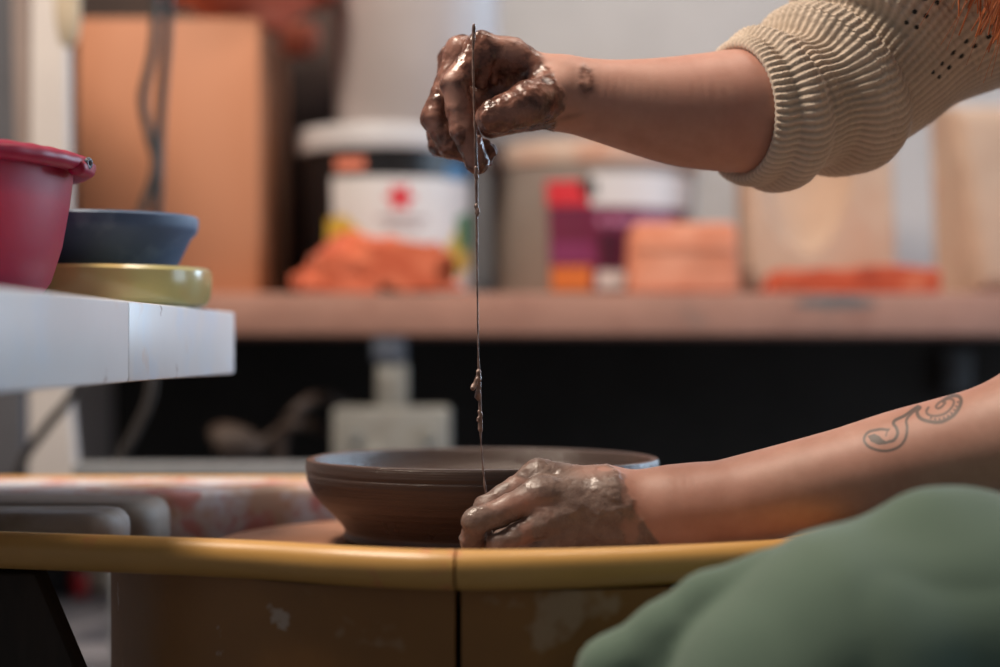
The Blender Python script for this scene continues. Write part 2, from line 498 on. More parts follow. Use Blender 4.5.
# plug and cord under the shelf
M_brownrubber = speckled('brown_rubber', S(56, 42, 34), S(68, 52, 42), scale=16, rough=0.6)
D = 2.3
t = thing('power_cord', P(240, 470, D), 'brown power cord with a fat plug looping in the dark under the shelf', 'cord')
tube('cable', catmull([P(278, 520, D), P(280, 465, D), P(284, 430, D), P(303, 405, D), P(326, 398, D + .10), P(352, 412, D + .14)], 8), .0085, M_brownrubber, t)
tube('cable', catmull([P(262, 446, D), P(278, 432, D), P(300, 424, D), P(326, 430, D + .11), P(350, 442, D + .14)], 8), .0075, M_brownrubber, t)
pp = catmull([P(214, 447, D), P(222, 444, D), P(240, 444, D), P(256, 447, D), P(268, 441, D)], 6)
tube('plug', pp, [.004, .017, .022, .025, .0265, .027, .0275, .028, .0275, .027, .026, .025, .024, .023, .022, .021, .020, .019, .016, .014, .013, .012, .011, .0105, .010][:len(pp)], M_brownrubber, t, nseg=20)
# faint dark fitting on the right under the shelf
M_dimgrey = speckled('dim_grey_plastic', S(58, 58, 58), S(72, 72, 72), scale=14, rough=0.6)
q0, q1 = P(944, 394, 2.78), P(972, 350, 2.78)
t = thing('wall_fitting', (q0[0], 2.79, q0[2]), 'small dim grey fitting on the dark panel under the shelf', 'fitting')
bm_obj('plate', box_bm((q0[0], 2.775, q0[2]), (q1[0], 2.80, q1[2]), .004), M_dimgrey, t)
bm_obj('rocker', box_bm((q0[0] + .012, 2.768, q0[2] + .02), (q1[0] - .012, 2.777, q1[2] - .02), .002), M_dimgrey, t)

# ================================================================== things on the back shelf
SZ = SZ1
# dark board leaning at the back
M_darkwood = speckled('dark_stained_wood', S(52, 36, 30), S(66, 46, 38), scale=5, rough=0.7, stretch=(1, 1, .15))
bmd = box_bm((-.80, 0, 0), (-.215, .02, .62), .003)
bmd.transform(Matrix.Translation((0, 2.745, SZ)) @ Matrix.Rotation(-.05, 4, 'X'))
tag(bm_obj('wooden_board', bmd, M_darkwood), 'dark brown board leaning on the wall behind the wooden box', 'board')
# wooden box
M_ply = speckled('orange_plywood', S(182, 116, 78), S(192, 130, 96), scale=3.5, rough=0.6, bump=0.05, stretch=(1, 1, .3))
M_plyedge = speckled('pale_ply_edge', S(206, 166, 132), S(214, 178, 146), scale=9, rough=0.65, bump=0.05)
bx0, bx1 = P(77, 290, 2.36)[0], P(258, 290, 2.36)[0]
bt = P(160, 18, 2.36)[2]
t = thing('wooden_box', ((bx0 + bx1) / 2, 2.36, SZ), 'tall orange plywood box under the terracotta pot on the back shelf', 'box')
bm_obj('front_panel', box_bm((bx0, 2.36, SZ), (bx1, 2.375, bt), .0015), M_ply, t)
M_plyside = speckled('shaded_plywood', S(166, 108, 74), S(176, 118, 84), scale=3.5, rough=0.6, bump=0.05)  # same plywood as the front, side shade put into a darker colour
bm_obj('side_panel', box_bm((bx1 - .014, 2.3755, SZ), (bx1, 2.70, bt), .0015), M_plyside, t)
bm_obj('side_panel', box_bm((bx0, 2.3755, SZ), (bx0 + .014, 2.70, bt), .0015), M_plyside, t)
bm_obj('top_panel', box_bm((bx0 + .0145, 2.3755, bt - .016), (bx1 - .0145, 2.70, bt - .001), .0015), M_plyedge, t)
# terracotta pot and small cup above the box
M_terra = stained('terracotta', S(204, 106, 80), [(S(216, 128, 100), 12, 0.5, 0.7, 0.6), (S(150, 70, 50), 8, 0.56, 0.7, 0.5)], rough=0.8)
M_terra_pale = stained('pale_terracotta', S(226, 132, 106), [(S(232, 150, 126), 14, 0.5, 0.7, 0.6)], rough=0.8)
D = 2.44
px = P(248, 0, D)[0]; fz = bt
t = thing('terracotta_pot', (px, D, fz), 'wide terracotta pot with a thick rim standing on the wooden box', 'pot')
lathe('bowl', [(0, 0), (.050, 0), (.054, .004), (.062, .014), (.088, .032), (.108, .05), (.118, .075), (.120, .16), (.112, .16), (.108, .075), (.08, .035), (.04, .016), (0, .014)], (px, D, fz), M_terra, t)
lathe('rim', [(.1195, .030 + .012), (.122, .030 + .014), (.125, .030 + .022), (.125, .030 + .036), (.122, .030 + .044), (.1195, .030 + .046)], (px, D, fz), M_terra_pale, t, closed=True)
cx = P(300, 40, 2.66)[0]
o = lathe('terracotta_cup', [(0, 0), (.020, 0), (.026, .006), (.030, .018), (.030, .034), (.026, .046), (.022, .046), (.024, .034), (.022, .012), (0, .008)], (cx, 2.66, bt), M_terra_pale, n=48)
tag(o, 'small rounded terracotta cup on the box corner behind the wide pot', 'cup')

# black bucket with label and pale lid
M_black = speckled('black_bucket_plastic', S(16, 16, 18), S(24, 24, 27), scale=8, rough=0.35)
M_lid = speckled('pale_lid_plastic', S(190, 188, 190), S(202, 200, 202), scale=8, rough=0.45)
M_labelwhite = speckled('label_white', S(206, 204, 204), S(218, 216, 216), scale=6, rough=0.5, bump=0)
M_red = speckled('label_red', S(200, 34, 48), S(212, 44, 58), scale=6, rough=0.5, bump=0)
M_yellow = speckled('label_yellow', S(206, 170, 60), S(216, 182, 80), scale=6, rough=0.5, bump=0)
M_green = speckled('label_green', S(58, 120, 84), S(68, 132, 94), scale=6, rough=0.5, bump=0)
M_blue = speckled('label_blue', S(58, 110, 150), S(68, 122, 164), scale=6, rough=0.5, bump=0)
M_greytext = speckled('label_grey', S(150, 134, 136), S(160, 144, 146), scale=6, rough=0.5, bump=0)
D = 2.53; R = 86 / FPX * D; c = P(388, 290, D); C = (c[0], D)
zl0 = P(388, 151, D - R)[2]; zl1 = P(388, 122, D - R)[2]
t = thing('paint_bucket', (c[0], D, SZ), 'black bucket with a pale lid and a white label bearing a red flower', 'bucket')
H = zl0 - SZ
lathe('body', [(0, 0), (R * .93, 0), (R * .95, .004), (R, H - .012), (R, H + .004), (0, H + .004)], (c[0], D, SZ), M_black, t)
lathe('lid', [(0, H + .005), (R * 1.0, H + .005), (R * 1.035, H + .006), (R * 1.045, H + .012), (R * 1.045, zl1 - SZ - .006), (R * 1.03, zl1 - SZ - .001), (R * .97, zl1 - SZ), (0, zl1 - SZ)], (c[0], D, SZ), M_lid, t)
def ux(x, y, c_x, D, R):    # arc length round a cylinder front for a photograph position
    X = P(x, y, D - R * .8)[0] - c_x
    return R * math.asin(max(-.99, min(.99, X / R))), P(x, y, D - R)[2]
RL = R * 1.004
def lab(name, pts, parent, m, RL=RL, cx=c[0], D=D, th=.0006):
    q = [ux(x, y, cx, D, RL) for x, y in pts]
    return wrap_patch(name, q, (cx, D), RL, m, parent, th)
lb = lab('label', [(332, 176), (468, 176), (469, 289), (326, 289), (334, 240)], t, M_labelwhite)
e = [(401 + (11.5 + 3.2 * math.cos(6 * a)) * math.cos(a), 197 + (11.5 + 3.2 * math.cos(6 * a)) * math.sin(a)) for a in [2 * PI * i / 48 for i in range(48)]]
lab('flower_emblem', e, lb, M_red, RL=R * 1.008)
for y, xa, xb, m in ((216, 378, 428, M_greytext), (224, 386, 420, M_greytext)):
    lab('text_line', [(xa, y), (xb, y), (xb, y + 4), (xa, y + 4)], lb, m, RL=R * 1.008)
lab('colour_patch', [(327, 218), (345, 214), (372, 240), (350, 288), (327, 288)], lb, M_yellow, RL=R * 1.007)
lab('colour_patch', [(444, 248), (460, 218), (468, 222), (468, 262), (440, 288)], lb, M_yellow, RL=R * 1.007)
lab('colour_patch', [(456, 214), (468, 208), (468, 246), (458, 250)], lb, M_green, RL=R * 1.009)
lab('colour_patch', [(446, 160), (466, 160), (466, 178), (446, 178)], t, M_blue, RL=R * 1.004)
lab('price_sticker', [(336, 157), (366, 157), (366, 169), (336, 169)], t, M_terra_pale, RL=R * 1.004)
# white bucket on its lid
M_whiteb = speckled('white_bucket_plastic', S(164, 156, 155), S(176, 168, 167), scale=5, rough=0.4, bump=0.03)
D2 = 2.53; R2 = 84 / FPX * D2; c2 = P(417, 60, D2)
t = thing('white_bucket', (c2[0], D2, zl1), 'plain white bucket stacked on the black labelled bucket', 'bucket')
Hw = .26
lathe('body', [(0, 0), (R2 * .95, 0), (R2 * .965, .005), (R2, Hw), (R2 * .98, Hw), (R2 * .94, .008), (0, .008)], (c2[0], D2, zl1), M_whiteb, t)
lathe('rim', [(R2 * .985, Hw - .03), (R2 * 1.05, Hw - .03), (R2 * 1.055, Hw - .02), (R2 * 1.04, Hw + .002), (R2 * .985, Hw + .002)], (c2[0], D2, zl1), M_whiteb, t, closed=True)

# big white bucket with purple label
M_purple = speckled('label_purple', S(98, 22, 56), S(112, 30, 66), scale=6, rough=0.45, bump=0)
M_plum = speckled('label_plum', S(124, 44, 92), S(136, 54, 104), scale=6, rough=0.45, bump=0)
M_darkplum = speckled('label_dark_plum', S(66, 18, 44), S(74, 24, 52), scale=6, rough=0.45, bump=0)
M_orange = speckled('label_orange', S(206, 112, 50), S(216, 126, 62), scale=6, rough=0.45, bump=0)
M_lilac = speckled('label_lilac', S(168, 108, 140), S(178, 120, 152), scale=6, rough=0.45, bump=0)
M_tan = stained('clay_smeared_plastic', S(196, 172, 156), [(S(190, 130, 100), 10, .45, .65, .8)], rough=.6)
D3 = 2.615; R3 = 104 / FPX * D3; c3 = P(593, 290, D3)
zt = P(593, 165, D3 - R3)[2]; zt2 = P(593, 138, D3 - R3)[2]
M_shadedb = speckled('shaded_bucket_plastic', S(140, 128, 120), S(156, 146, 138), scale=5, rough=0.5, bump=0.03)  # white plastic greyed: the shade on the bucket's side is in this colour
t = thing('glaze_bucket', (c3[0], D3, SZ), 'large pale bucket wrapped in a purple printed label behind the clay block', 'bucket')
H3 = zt - SZ
lathe('body', [(0, 0), (R3 * .94, 0), (R3 * .955, .005), (R3, H3), (R3, H3 + .003), (0, H3 + .003)], (c3[0], D3, SZ), M_shadedb, t)
lathe('lid', [(0, H3 + .004), (R3 * 1.0, H3 + .004), (R3 * 1.03, H3 + .006), (R3 * 1.035, zt2 - SZ - .008), (R3 * 1.02, zt2 - SZ), (R3 * .94, zt2 - SZ + .002), (0, zt2 - SZ)], (c3[0], D3, SZ), M_tan, t)
k3 = dict(cx=c3[0], D=D3)
lab('white_panel', [(590, 172), (694, 172), (692, 206), (590, 206)], t, M_labelwhite, RL=R3 * 1.003, **k3)
lb = lab('label', [(548, 206), (686, 206), (688, 290), (550, 290)], t, M_purple, RL=R3 * 1.003, **k3)
lab('red_band', [(546, 180), (578, 180), (590, 205), (547, 205)], t, M_red, RL=R3 * 1.003, **k3)
lab('black_patch', [(579, 180), (596, 180), (596, 196), (582, 196)], t, M_black, RL=R3 * 1.003, **k3)
lab('plum_panel', [(550, 242), (592, 242), (596, 264), (551, 264)], lb, M_plum, RL=R3 * 1.006, **k3)
lab('dark_panel', [(597, 232), (620, 232), (620, 268), (600, 268)], lb, M_darkplum, RL=R3 * 1.006, **k3)
lab('orange_panel', [(551, 266), (590, 266), (590, 290), (551, 290)], lb, M_orange, RL=R3 * 1.006, **k3)
lab('pale_panel', [(596, 271), (626, 271), (626, 288), (596, 288)], lb, M_labelwhite, RL=R3 * 1.006, **k3)
for i, (xa, xb) in enumerate(((596, 604), (608, 622), (626, 632), (636, 652), (656, 672))):
    lab('text_block', [(xa, 216), (xb, 216), (xb, 225), (xa, 225)], lb, M_lilac, RL=R3 * 1.006, **k3)

# block of terracotta clay
M_clayblock = stained('orange_clay_block', S(216, 136, 104), [(S(232, 164, 136), 10, .48, .66, .7), (S(196, 108, 72), 7, .55, .7, .7)], rough=0.8, bump=.3)
D = 2.335
x0, x1 = P(630, 295, D)[0], P(741, 295, D)[0]; zt = P(680, 222, D)[2]
M_clayband = stained('pale_clay_band', S(230, 160, 130), [(S(216, 136, 104), 14, .45, .62, .9)], rough=.8)
cb = thing('clay_block', ((x0 + x1) / 2, D, SZ), 'banded orange terracotta block with rounded corners at the shelf front', 'clay block')
b = box_bm((x0, D, SZ), (x1, D + .115, zt), .012, 4, taper=.95)
bm_obj('body', b, M_clayblock, cb)
bm_obj('smeared_band', box_bm((x0 + .006, D - .0008, SZ + (zt - SZ) * .60), (x1 - .010, D + .004, SZ + (zt - SZ) * .72), .0006), M_clayband, cb)
# plaster mould with a hollow
M_plaster = stained('warm_plaster', S(186, 158, 138), [(S(182, 126, 98), 7, .5, .72, .7), (S(196, 174, 156), 12, .5, .7, .5)], rough=0.85)
def mould(name, x0, x1, y0, y1, d, th, label, hollow=None, rnd=.012, m=M_plaster, skew=0):
    a, b = P(x0, y1, d), P(x1, y0, d)
    w, h = b[0] - a[0], b[2] - a[2]
    n, k = 60, 80
    def edge(u, v):
        m_ = min(u * w, (1 - u) * w, v * h, (1 - v) * h)
        return 0 if m_ >= rnd else rnd - math.sqrt(max(0, rnd ** 2 - (rnd - m_) ** 2))
    vs = []; fs = []
    for j in range(k + 1):
        for i in range(n + 1):
            u, v = i / n, j / k
            dep = edge(u, v)
            if hollow:
                q = math.hypot((u - hollow[0]) / hollow[2], (v - hollow[1]) / hollow[3])
                if q < 1: dep += hollow[4] * (1 - q * q) ** .5
            vs.append((a[0] + u * w + skew * (1 - v) * (1 - u), d + dep, a[2] + v * h))
    for j in range(k):
        for i in range(n):
            q = j * (n + 1) + i; fs.append((q, q + 1, q + n + 2, q + n + 1))
    base = len(vs)
    for (u, v) in ((0, 0), (1, 0), (1, 1), (0, 1)): vs.append((a[0] + u * w, d + th, a[2] + v * h))
    B = [i for i in range(n + 1)]; Rr = [j * (n + 1) + n for j in range(k + 1)]
    T = [k * (n + 1) + i for i in range(n, -1, -1)]; L = [j * (n + 1) for j in range(k, -1, -1)]
    for e, (p, q) in zip((B, Rr, T, L), ((0, 1), (1, 2), (2, 3), (3, 0))):
        for s, t_ in zip(e[:-1], e[1:]): fs.append((s, t_, base + q) if s == e[len(e) // 2 - 1] or False else (s, t_, base + (p if e.index(s) < len(e) // 2 else q)))
        fs.append((e[len(e) // 2], base + p, base + q))
    fs.append((base, base + 1, base + 2, base + 3))
    o = mesh_obj(name, vs, fs, m, None, auto=50)
    for v in o.data.vertices:   # lean back against the wall a little
        v.co.y += (v.co.z - SZ) * .12
    return tag(o, label, 'mould')
zs = SZ - ZC
mould('plaster_mould', 747, 899, 60, 293.4, 2.46, .09, 'cream plaster half mould with an oval hollow behind the red tile', (.40, .78, .34, .60, .05))
mould('plaster_mould', 954, 1100, 100, 293.4, 2.44, .10, 'plain cream plaster slab with rounded edge past the red tile', None, .03, skew=.03)
# red tile
M_redtile = stained('red_bisque', S(196, 84, 52), [(S(150, 50, 30), 16, .52, .68, .8), (S(216, 130, 96), 14, .62, .72, .7)], rough=0.85, bump=.5, dist=.004)
D = 2.325
x0, x1 = P(766, 295, D)[0], P(942, 295, D)[0]; zt = P(850, 270, D)[2]
b = box_bm((x0, D, SZ), (x1, D + .09, zt), .005, 3)
bmesh.ops.subdivide_edges(b, edges=[e for e in b.edges if e.calc_length() > .02], cuts=14, use_grid_fill=True)
for v in b.verts:
    if v.co.z > SZ + .008:
        p = np.array([list(v.co)])
        v.co.z += (vnoise(p, 28)[0] - .5) * .010 + (v.co.x - x0) / (x1 - x0) * .004
    if v.co.x < x0 + .02: v.co.x += (v.co.z - SZ) * .5
tag(bm_obj('clay_tile', b, M_redtile), 'rough brick red slab lying flat in front of the hollow plaster mould', 'tile')

# rolled orange cloth
M_cloth = NT('orange_terry_cloth')
M_cloth.set(Base_Color=M_cloth.ramp(M_cloth.noise(30, 4), [(.35, S(196, 84, 50)), (.7, S(226, 122, 86))]), Roughness=.95, Sheen_Weight=.3, Normal=M_cloth.bump(M_cloth.noise(420, 2), .6, .002)); M_cloth = M_cloth.m
D = 2.345
def PP(x, y, dd=0): return P(x, y, D + dd)
r_ = lambda px: px / FPX * D
CC, CE = PP(434, 267, -.045), PP(352, 262, .0)
cl_g = Group([Seg(PP(298, 284, -.01), PP(338, 268, -.01), r_(9), r_(24)), Seg(PP(338, 266, -.01), CE, r_(25), r_(29)), Seg(CE, CC, r_(28), r_(23)),
              Seg(PP(452, 287, -.04), PP(466, 291, -.04), r_(8), r_(5)), Seg(PP(306, 288, -.03), PP(372, 287, -.04), r_(7), r_(9))], .012)
def fcloth(p, bc, br):
    d = cl_g.d(p, bc, br)
    if d is None: return None
    c = CC; e = CE - c; e /= np.linalg.norm(e)
    q = p - c; al = q @ e; rad = q - np.outer(al, e); rr = np.linalg.norm(rad, axis=1)
    ang = np.arctan2(rad[:, 2], rad[:, 1])
    spiral = np.cos((rr / .0115 - ang / (2 * PI)) * 2 * PI)
    endw = np.clip(1 - (al + .016) / .020, 0, 1) * (rr < .05)
    d = d + endw * (spiral * .5 + .5) ** 1.5 * .014
    ridge = np.abs(np.sin((p[:, 0] * 1.0 + p[:, 2] * 1.6) * 42 + 5 * vnoise(p, 16)))
    return d + (ridge ** .5 - .7) * .006 * (1 - endw) + (fbm(p, 60) - .5) * .008
lo, hi = P(280, 300, D)[0], P(480, 300, D)[0]
v, f = surface_nets(fcloth, np.arange(lo, hi, .0026), np.arange(D - .11, D + .07, .0026), np.arange(SZ - .02, SZ + .115, .0026))
v[:, 2] = np.maximum(v[:, 2], SZ + .0005); v[:, 1] = np.clip(v[:, 1], 2.303, 2.40)
tag(fast_mesh('cloth', v, f, M_cloth), 'rolled orange terry cloth lying on the shelf before the black bucket', 'cloth')

# two hanging cables
M_cable = speckled('dark_grey_cable', S(48, 42, 38), S(60, 54, 50), scale=30, rough=0.5)
D = 1.98
ca = [(168, -160), (168, 0), (167, 40), (163, 85), (160, 132), (158, 200), (152, 290), (152, 385), (136, 430), (116, 468), (106, 520)]
cb_ = [(156, -160), (155, 0), (153, 50), (143, 98), (149, 134), (156, 165), (144, 205), (110, 300), (76, 388), (48, 425), (20, 468), (8, 540)]
for pts, dd, lab_ in ((ca, 0, 'thin dark cable hanging straight before the wooden box'), (cb_, -.02, 'thin dark cable kinked away from its straight neighbour')):
    o = tube('hanging_cable', catmull([P(x, y, D + dd) for x, y in pts], 8), .0056, M_cable)
    tag(o, lab_, 'cable', 'hanging cables')
# pointed beige paddle hanging by the post
M_beige = speckled('beige_wood', S(176, 160, 136), S(190, 174, 150), scale=10, rough=0.7)
D = 1.95
b = prism_bm([xz(52, -60, D), xz(80, -60, D), xz(79, 22, D), xz(76, 40, D), xz(68, 48, D), xz(59, 43, D), xz(54, 20, D)], D, D + .012, .003)
tag(bm_obj('wooden_paddle', b, M_beige), 'beige wooden paddle with a pointed tip hanging by the pale post', 'paddle')

# ================================================================== side shelf on the left with basin, bowl and dish
M_sidewhite = stained('chipped_white_paint', S(206, 204, 204), [(S(190, 203, 218), 7, .5, .62, .7), (S(206, 180, 164), 22, .62, .72, .5), (S(120, 84, 70), 40, .70, .73, .8)], rough=0.4, vary=.04)
zt, zb = V(0, 0, .0290)[2], V(0, 0, -.0222)[2]
XF = -.2455
t = thing('side_shelf', (-.5, 1.1, zb), 'chipped white shelf board under the pink basin and blue bowl', 'shelf')
def plank(y0, y1, xa, xb, nm):
    b = box_bm((-.78, y0, zb), (0, y1, zt), 0)
    for v in b.verts:
        if v.co.x > -.5: v.co.x = xa + (v.co.y - y0) / (y1 - y0) * (xb - xa)
    bmesh.ops.bevel(b, geom=list(b.edges), offset=.0025, segments=2, affect='EDGES', profile=.5)
    return bm_obj(nm, b, M_sidewhite, t)
yj = 1.098
plank(.55, yj - .0006, XF - .003, -.2325, 'board')
plank(yj + .0006, 1.455, -.2325, -.2205, 'board')
bx = bm_obj('bracket', box_bm((-.70, 1.40, zb - .05), (-.66, 1.44, zb + .001), .003), M_bluemetal, t)
b = box_bm((-.74, .6, 0), (-.70, .64, zb + .001), .003); bm_obj('leg', b, M_sidewhite, t)
b = box_bm((-.74, 1.38, 0), (-.70, 1.42, zb + .001), .003); bm_obj('leg', b, M_sidewhite, t)

# pink basin with ribbed rolled rim and spout
M_pink = NT('pink_translucent_plastic')
M_pink.set(Base_Color=M_pink.mix(M_pink.ramp(M_pink.noise(14, 5, .65), [(.56, (0, 0, 0, 1)), (.76, (.45, .45, .45, 1))]), S(138, 4, 48), S(140, 54, 88)), Roughness=.46, Specular_IOR_Level=.3, Subsurface_Weight=.25, Subsurface_Radius=(.6, .06, .1), Subsurface_Scale=.01, Normal=M_pink.bump(M_pink.noise(40, 3), .1, .001)); M_pink = M_pink.m
D = 1.14
bc = P(-142, 200, D); 
Rr = P(68, 160, D)[0] - bc[0]; zr = P(77, 167, D)[2]
h = zr - zt
t = thing('plastic_basin', (bc[0], D, zt), 'pink plastic basin with a rolled fluted rim at the end of the white shelf', 'basin')
Rb = P(33, 280, D)[0] - bc[0]
lathe('body', [(0, 0), (Rb * .9, 0), (Rb, .003), (Rb + (Rr - Rb) * .35, h * .16), (Rb + (Rr - Rb) * .66, h * .42), (Rb + (Rr - Rb) * .88, h * .74), (Rr, h),
               (Rr - .003, h), (Rb + (Rr - Rb) * .85, h * .74), (Rb + (Rr - Rb) * .62, h * .43), (Rb + (Rr - Rb) * .3, h * .18), (Rb * .95, .006), (0, .005)], (bc[0], D, zt), M_pink, t, n=128)
def flute(a, r, z, j):
    g = math.cos(a * 44)
    return (r + (.0002 * g if j in (3, 4, 5, 6) else 0), z + (.0002 * g if j in (4, 5, 6, 7) else 0))
lathe('rolled_rim', [(Rr - .003, h - .002), (Rr + .002, h - .003), (Rr + .010, h - .0035), (Rr + .0135, h - .001), (Rr + .0145, h + .003), (Rr + .011, h + .0065), (Rr + .005, h + .0085), (Rr - .001, h + .0085), (Rr - .004, h + .006)], (bc[0], D, zt), M_pink, t, n=352, wob=flute, closed=True, auto=60)
# pouring lip / grip at the side
q = np.array([bc[0] + Rr + .010, D - .005, zt + h])
b = box_bm((q[0] - .006, q[1] - .016, q[2] - .007), (q[0] + .006, q[1] + .016, q[2] + .003), .0045, 4)
bm_obj('grip', b, M_pink, t)
M_chrome = speckled('grey_steel', S(120, 112, 104), S(150, 142, 134), scale=40, rough=.3, Metallic=.8)
tube('ring', [q + np.array([.0055, -.004, .0015]) + .0026 * np.array([.35 * math.cos(a), .94 * math.cos(a), math.sin(a)]) for a in np.linspace(0, 2 * PI, 25)], .0014, M_bluemetal, t)

# yellow-green dish with blue bowl on top
M_dish = stained('yellow_green_glaze', S(180, 170, 114), [(S(190, 160, 110), 9, .45, .62, .8), (S(160, 170, 120), 8, .55, .7, .6)], rough=.16, bump=.05)
D = 1.33
Rd = 118 / FPX * D; dc = P(93, 300, D)
hd = .0305
o = lathe('glazed_dish', [(0, 0), (Rd * .88, 0), (Rd * .95, .003), (Rd * .985, .009), (Rd, hd * .7), (Rd, hd - .003), (Rd - .003, hd), (Rd - .008, hd - .002), (Rd - .010, hd - .008), (0, hd - .012)], (dc[0], D, zt), M_dish, n=96)
tag(o, 'thick yellow green glazed dish under the blue bowl on the white shelf', 'dish')
M_bluebowl = stained('dusty_blue_glaze', S(66, 88, 118), [(S(124, 142, 162), 12, .48, .66, .8), (S(40, 46, 58), 8, .55, .7, .6)], rough=.55, bump=.2)
Rbb = 104 / FPX * D; b2 = P(93, 260, D); hb = P(197, 217, D)[2] - (zt + hd - .0090)
o = lathe('blue_bowl', [(0, 0), (Rbb * .62, 0), (Rbb * .70, .002), (Rbb * .82, .014), (Rbb * .93, .032), (Rbb * .985, hb - .012), (Rbb, hb - .008), (Rbb * 1.004, hb - .002), (Rbb * .985, hb), (Rbb * .95, hb - .002), (Rbb * .90, .03), (Rbb * .72, .010), (0, .006)], (b2[0], D, zt + hd - .0090), M_bluebowl, n=96)
tag(o, 'dusty dark blue bowl stacked on the yellow green dish', 'bowl')

# ================================================================== potter's wheel: tray, body, head
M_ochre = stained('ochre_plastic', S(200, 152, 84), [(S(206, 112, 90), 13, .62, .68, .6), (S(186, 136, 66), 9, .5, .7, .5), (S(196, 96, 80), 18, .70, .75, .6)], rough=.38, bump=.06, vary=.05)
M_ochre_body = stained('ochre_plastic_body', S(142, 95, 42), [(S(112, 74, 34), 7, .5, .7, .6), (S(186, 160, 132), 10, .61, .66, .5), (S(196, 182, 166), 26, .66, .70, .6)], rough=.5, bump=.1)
M_slurry = stained('dried_clay_slurry', S(128, 100, 84), [(S(176, 134, 82), 8, .6, .72, .6), (S(150, 132, 120), 16, .55, .68, .6)], rough=.6, bump=.3)
OUT = [(-.026, 1.0), (.05, 1.008), (.143, 1.039), (.22, 1.085), (.29, 1.17), (.325, 1.30), (.295, 1.44), (.22, 1.53), (.1, 1.585), (-.026, 1.60),
       (-.2, 1.60), (-.45, 1.597), (-.60, 1.575), (-.655, 1.50), (-.66, 1.36), (-.645, 1.24), (-.57, 1.172), (-.45, 1.135), (-.3125, 1.098), (-.17, 1.056), (-.09, 1.018)]
NS = 14
outl = np.array(catmull(OUT, NS, closed=True))
right_pts = outl[:9 * NS + 1]; left_pts = np.vstack([outl[9 * NS:], outl[:1]])
WC = np.array([-.013, 1.30])
RZ = -.117
PROF = [(.030, RZ - .0235), (.012, RZ - .0235), (.005, RZ - .0222), (.001, RZ - .018), (-.001, RZ - .012), (.0, RZ - .006), (.003, RZ - .002), (.008, RZ), (.014, RZ - .0002), (.020, RZ - .002), (.024, RZ - .007), (.027, RZ - .020), (.031, RZ - .036)]
def tray_half(pts, shift, parent):
    n = len(pts); tang = np.gradient(pts, axis=0); tang /= np.linalg.norm(tang, axis=1, keepdims=True)
    nor = np.stack([-tang[:, 1], tang[:, 0]], 1)
    vs, fs = [], []
    rows = []
    for i in range(n):
        row = [(pts[i] + nor[i] * o, z) for o, z in PROF]
        ang = math.atan2((pts[i] - WC)[1], (pts[i] - WC)[0])
        inner = WC + .10 * np.array([math.cos(ang), math.sin(ang)])
        inn0 = row[-1][0]
        def fz(p, z):
            w = min(1, max(0, (math.hypot(p[0] - WC[0], p[1] - WC[1]) - .212) / .03))
            return max(z, (-.1225 * p[1]) * w + z * (1 - w))
        fr = (.04, .12, .2, .3, .4, .5, .6, .75, 1.0)
        row[-1] = (row[-1][0], fz(row[-1][0], row[-1][1]) + .001); row[-2] = (row[-2][0], fz(row[-2][0], row[-2][1]) + .002)
        row += [(inn0 + (inner - inn0) * q, fz(inn0 + (inner - inn0) * q, RZ - .0445)) for q in fr]
        row += [(p, z - .003) for p, z in row[:-len(fr) - 1:-1]]
        rows.append(row)
    k = len(rows[0])
    for row in rows:
        for p, z in row: vs.append((p[0] + (shift if abs(p[0] + .026) < .02 else 0), p[1], z + ZC))
    for i in range(n - 1):
        for j in range(k): fs.append((i * k + j, (i + 1) * k + j, (i + 1) * k + (j + 1) % k, i * k + (j + 1) % k))
    fs.append(tuple(range(k))); fs.append(tuple((n - 1) * k + j for j in range(k))[::-1])
    o = mesh_obj('tray_half', vs, fs, M_ochre, parent, auto=50)
    o.data.materials.append(M_slurry)
    for i in range((n - 1) * k):
        if 12 <= i % k <= 12 + len((.04, .12, .2, .3, .4, .5, .6, .75, 1.0)): o.data.polygons[i].material_index = 1
    return o
wheel = thing('potters_wheel', (WC[0], WC[1], 0), 'ochre yellow potter\'s wheel with a two part splash tray under the clay bowl', 'potter\'s wheel')
tray_half(right_pts, .0008, wheel); tray_half(left_pts, -.0008, wheel)
# body below the tray in two shells with a crack between
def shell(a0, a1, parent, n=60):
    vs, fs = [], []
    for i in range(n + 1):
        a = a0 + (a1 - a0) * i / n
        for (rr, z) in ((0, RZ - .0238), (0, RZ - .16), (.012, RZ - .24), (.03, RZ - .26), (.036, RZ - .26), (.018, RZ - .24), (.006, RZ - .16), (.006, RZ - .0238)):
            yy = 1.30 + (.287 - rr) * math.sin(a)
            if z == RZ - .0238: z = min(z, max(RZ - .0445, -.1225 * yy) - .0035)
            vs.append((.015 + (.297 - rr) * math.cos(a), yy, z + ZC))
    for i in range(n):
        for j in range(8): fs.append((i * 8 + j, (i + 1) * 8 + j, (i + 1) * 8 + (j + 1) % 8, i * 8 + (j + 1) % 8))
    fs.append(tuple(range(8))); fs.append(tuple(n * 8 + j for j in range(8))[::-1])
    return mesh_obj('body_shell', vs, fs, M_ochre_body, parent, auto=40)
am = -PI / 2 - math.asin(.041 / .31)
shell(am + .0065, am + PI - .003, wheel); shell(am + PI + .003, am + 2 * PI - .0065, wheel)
M_motor = speckled('black_motor_housing', S(24, 20, 18), S(34, 28, 24), scale=10, rough=.6)
lathe('motor_housing', [(0, .05), (.20, .05), (.24, .10), (.24, .42), (.10, .45), (.05, .455), (.04, ZC - .165), (0, ZC - .165)], (WC[0], WC[1], 0), M_motor, wheel)
M_alu = speckled('clay_stained_aluminium', S(110, 98, 88), S(130, 118, 106), scale=30, rough=.45, Metallic=.5)
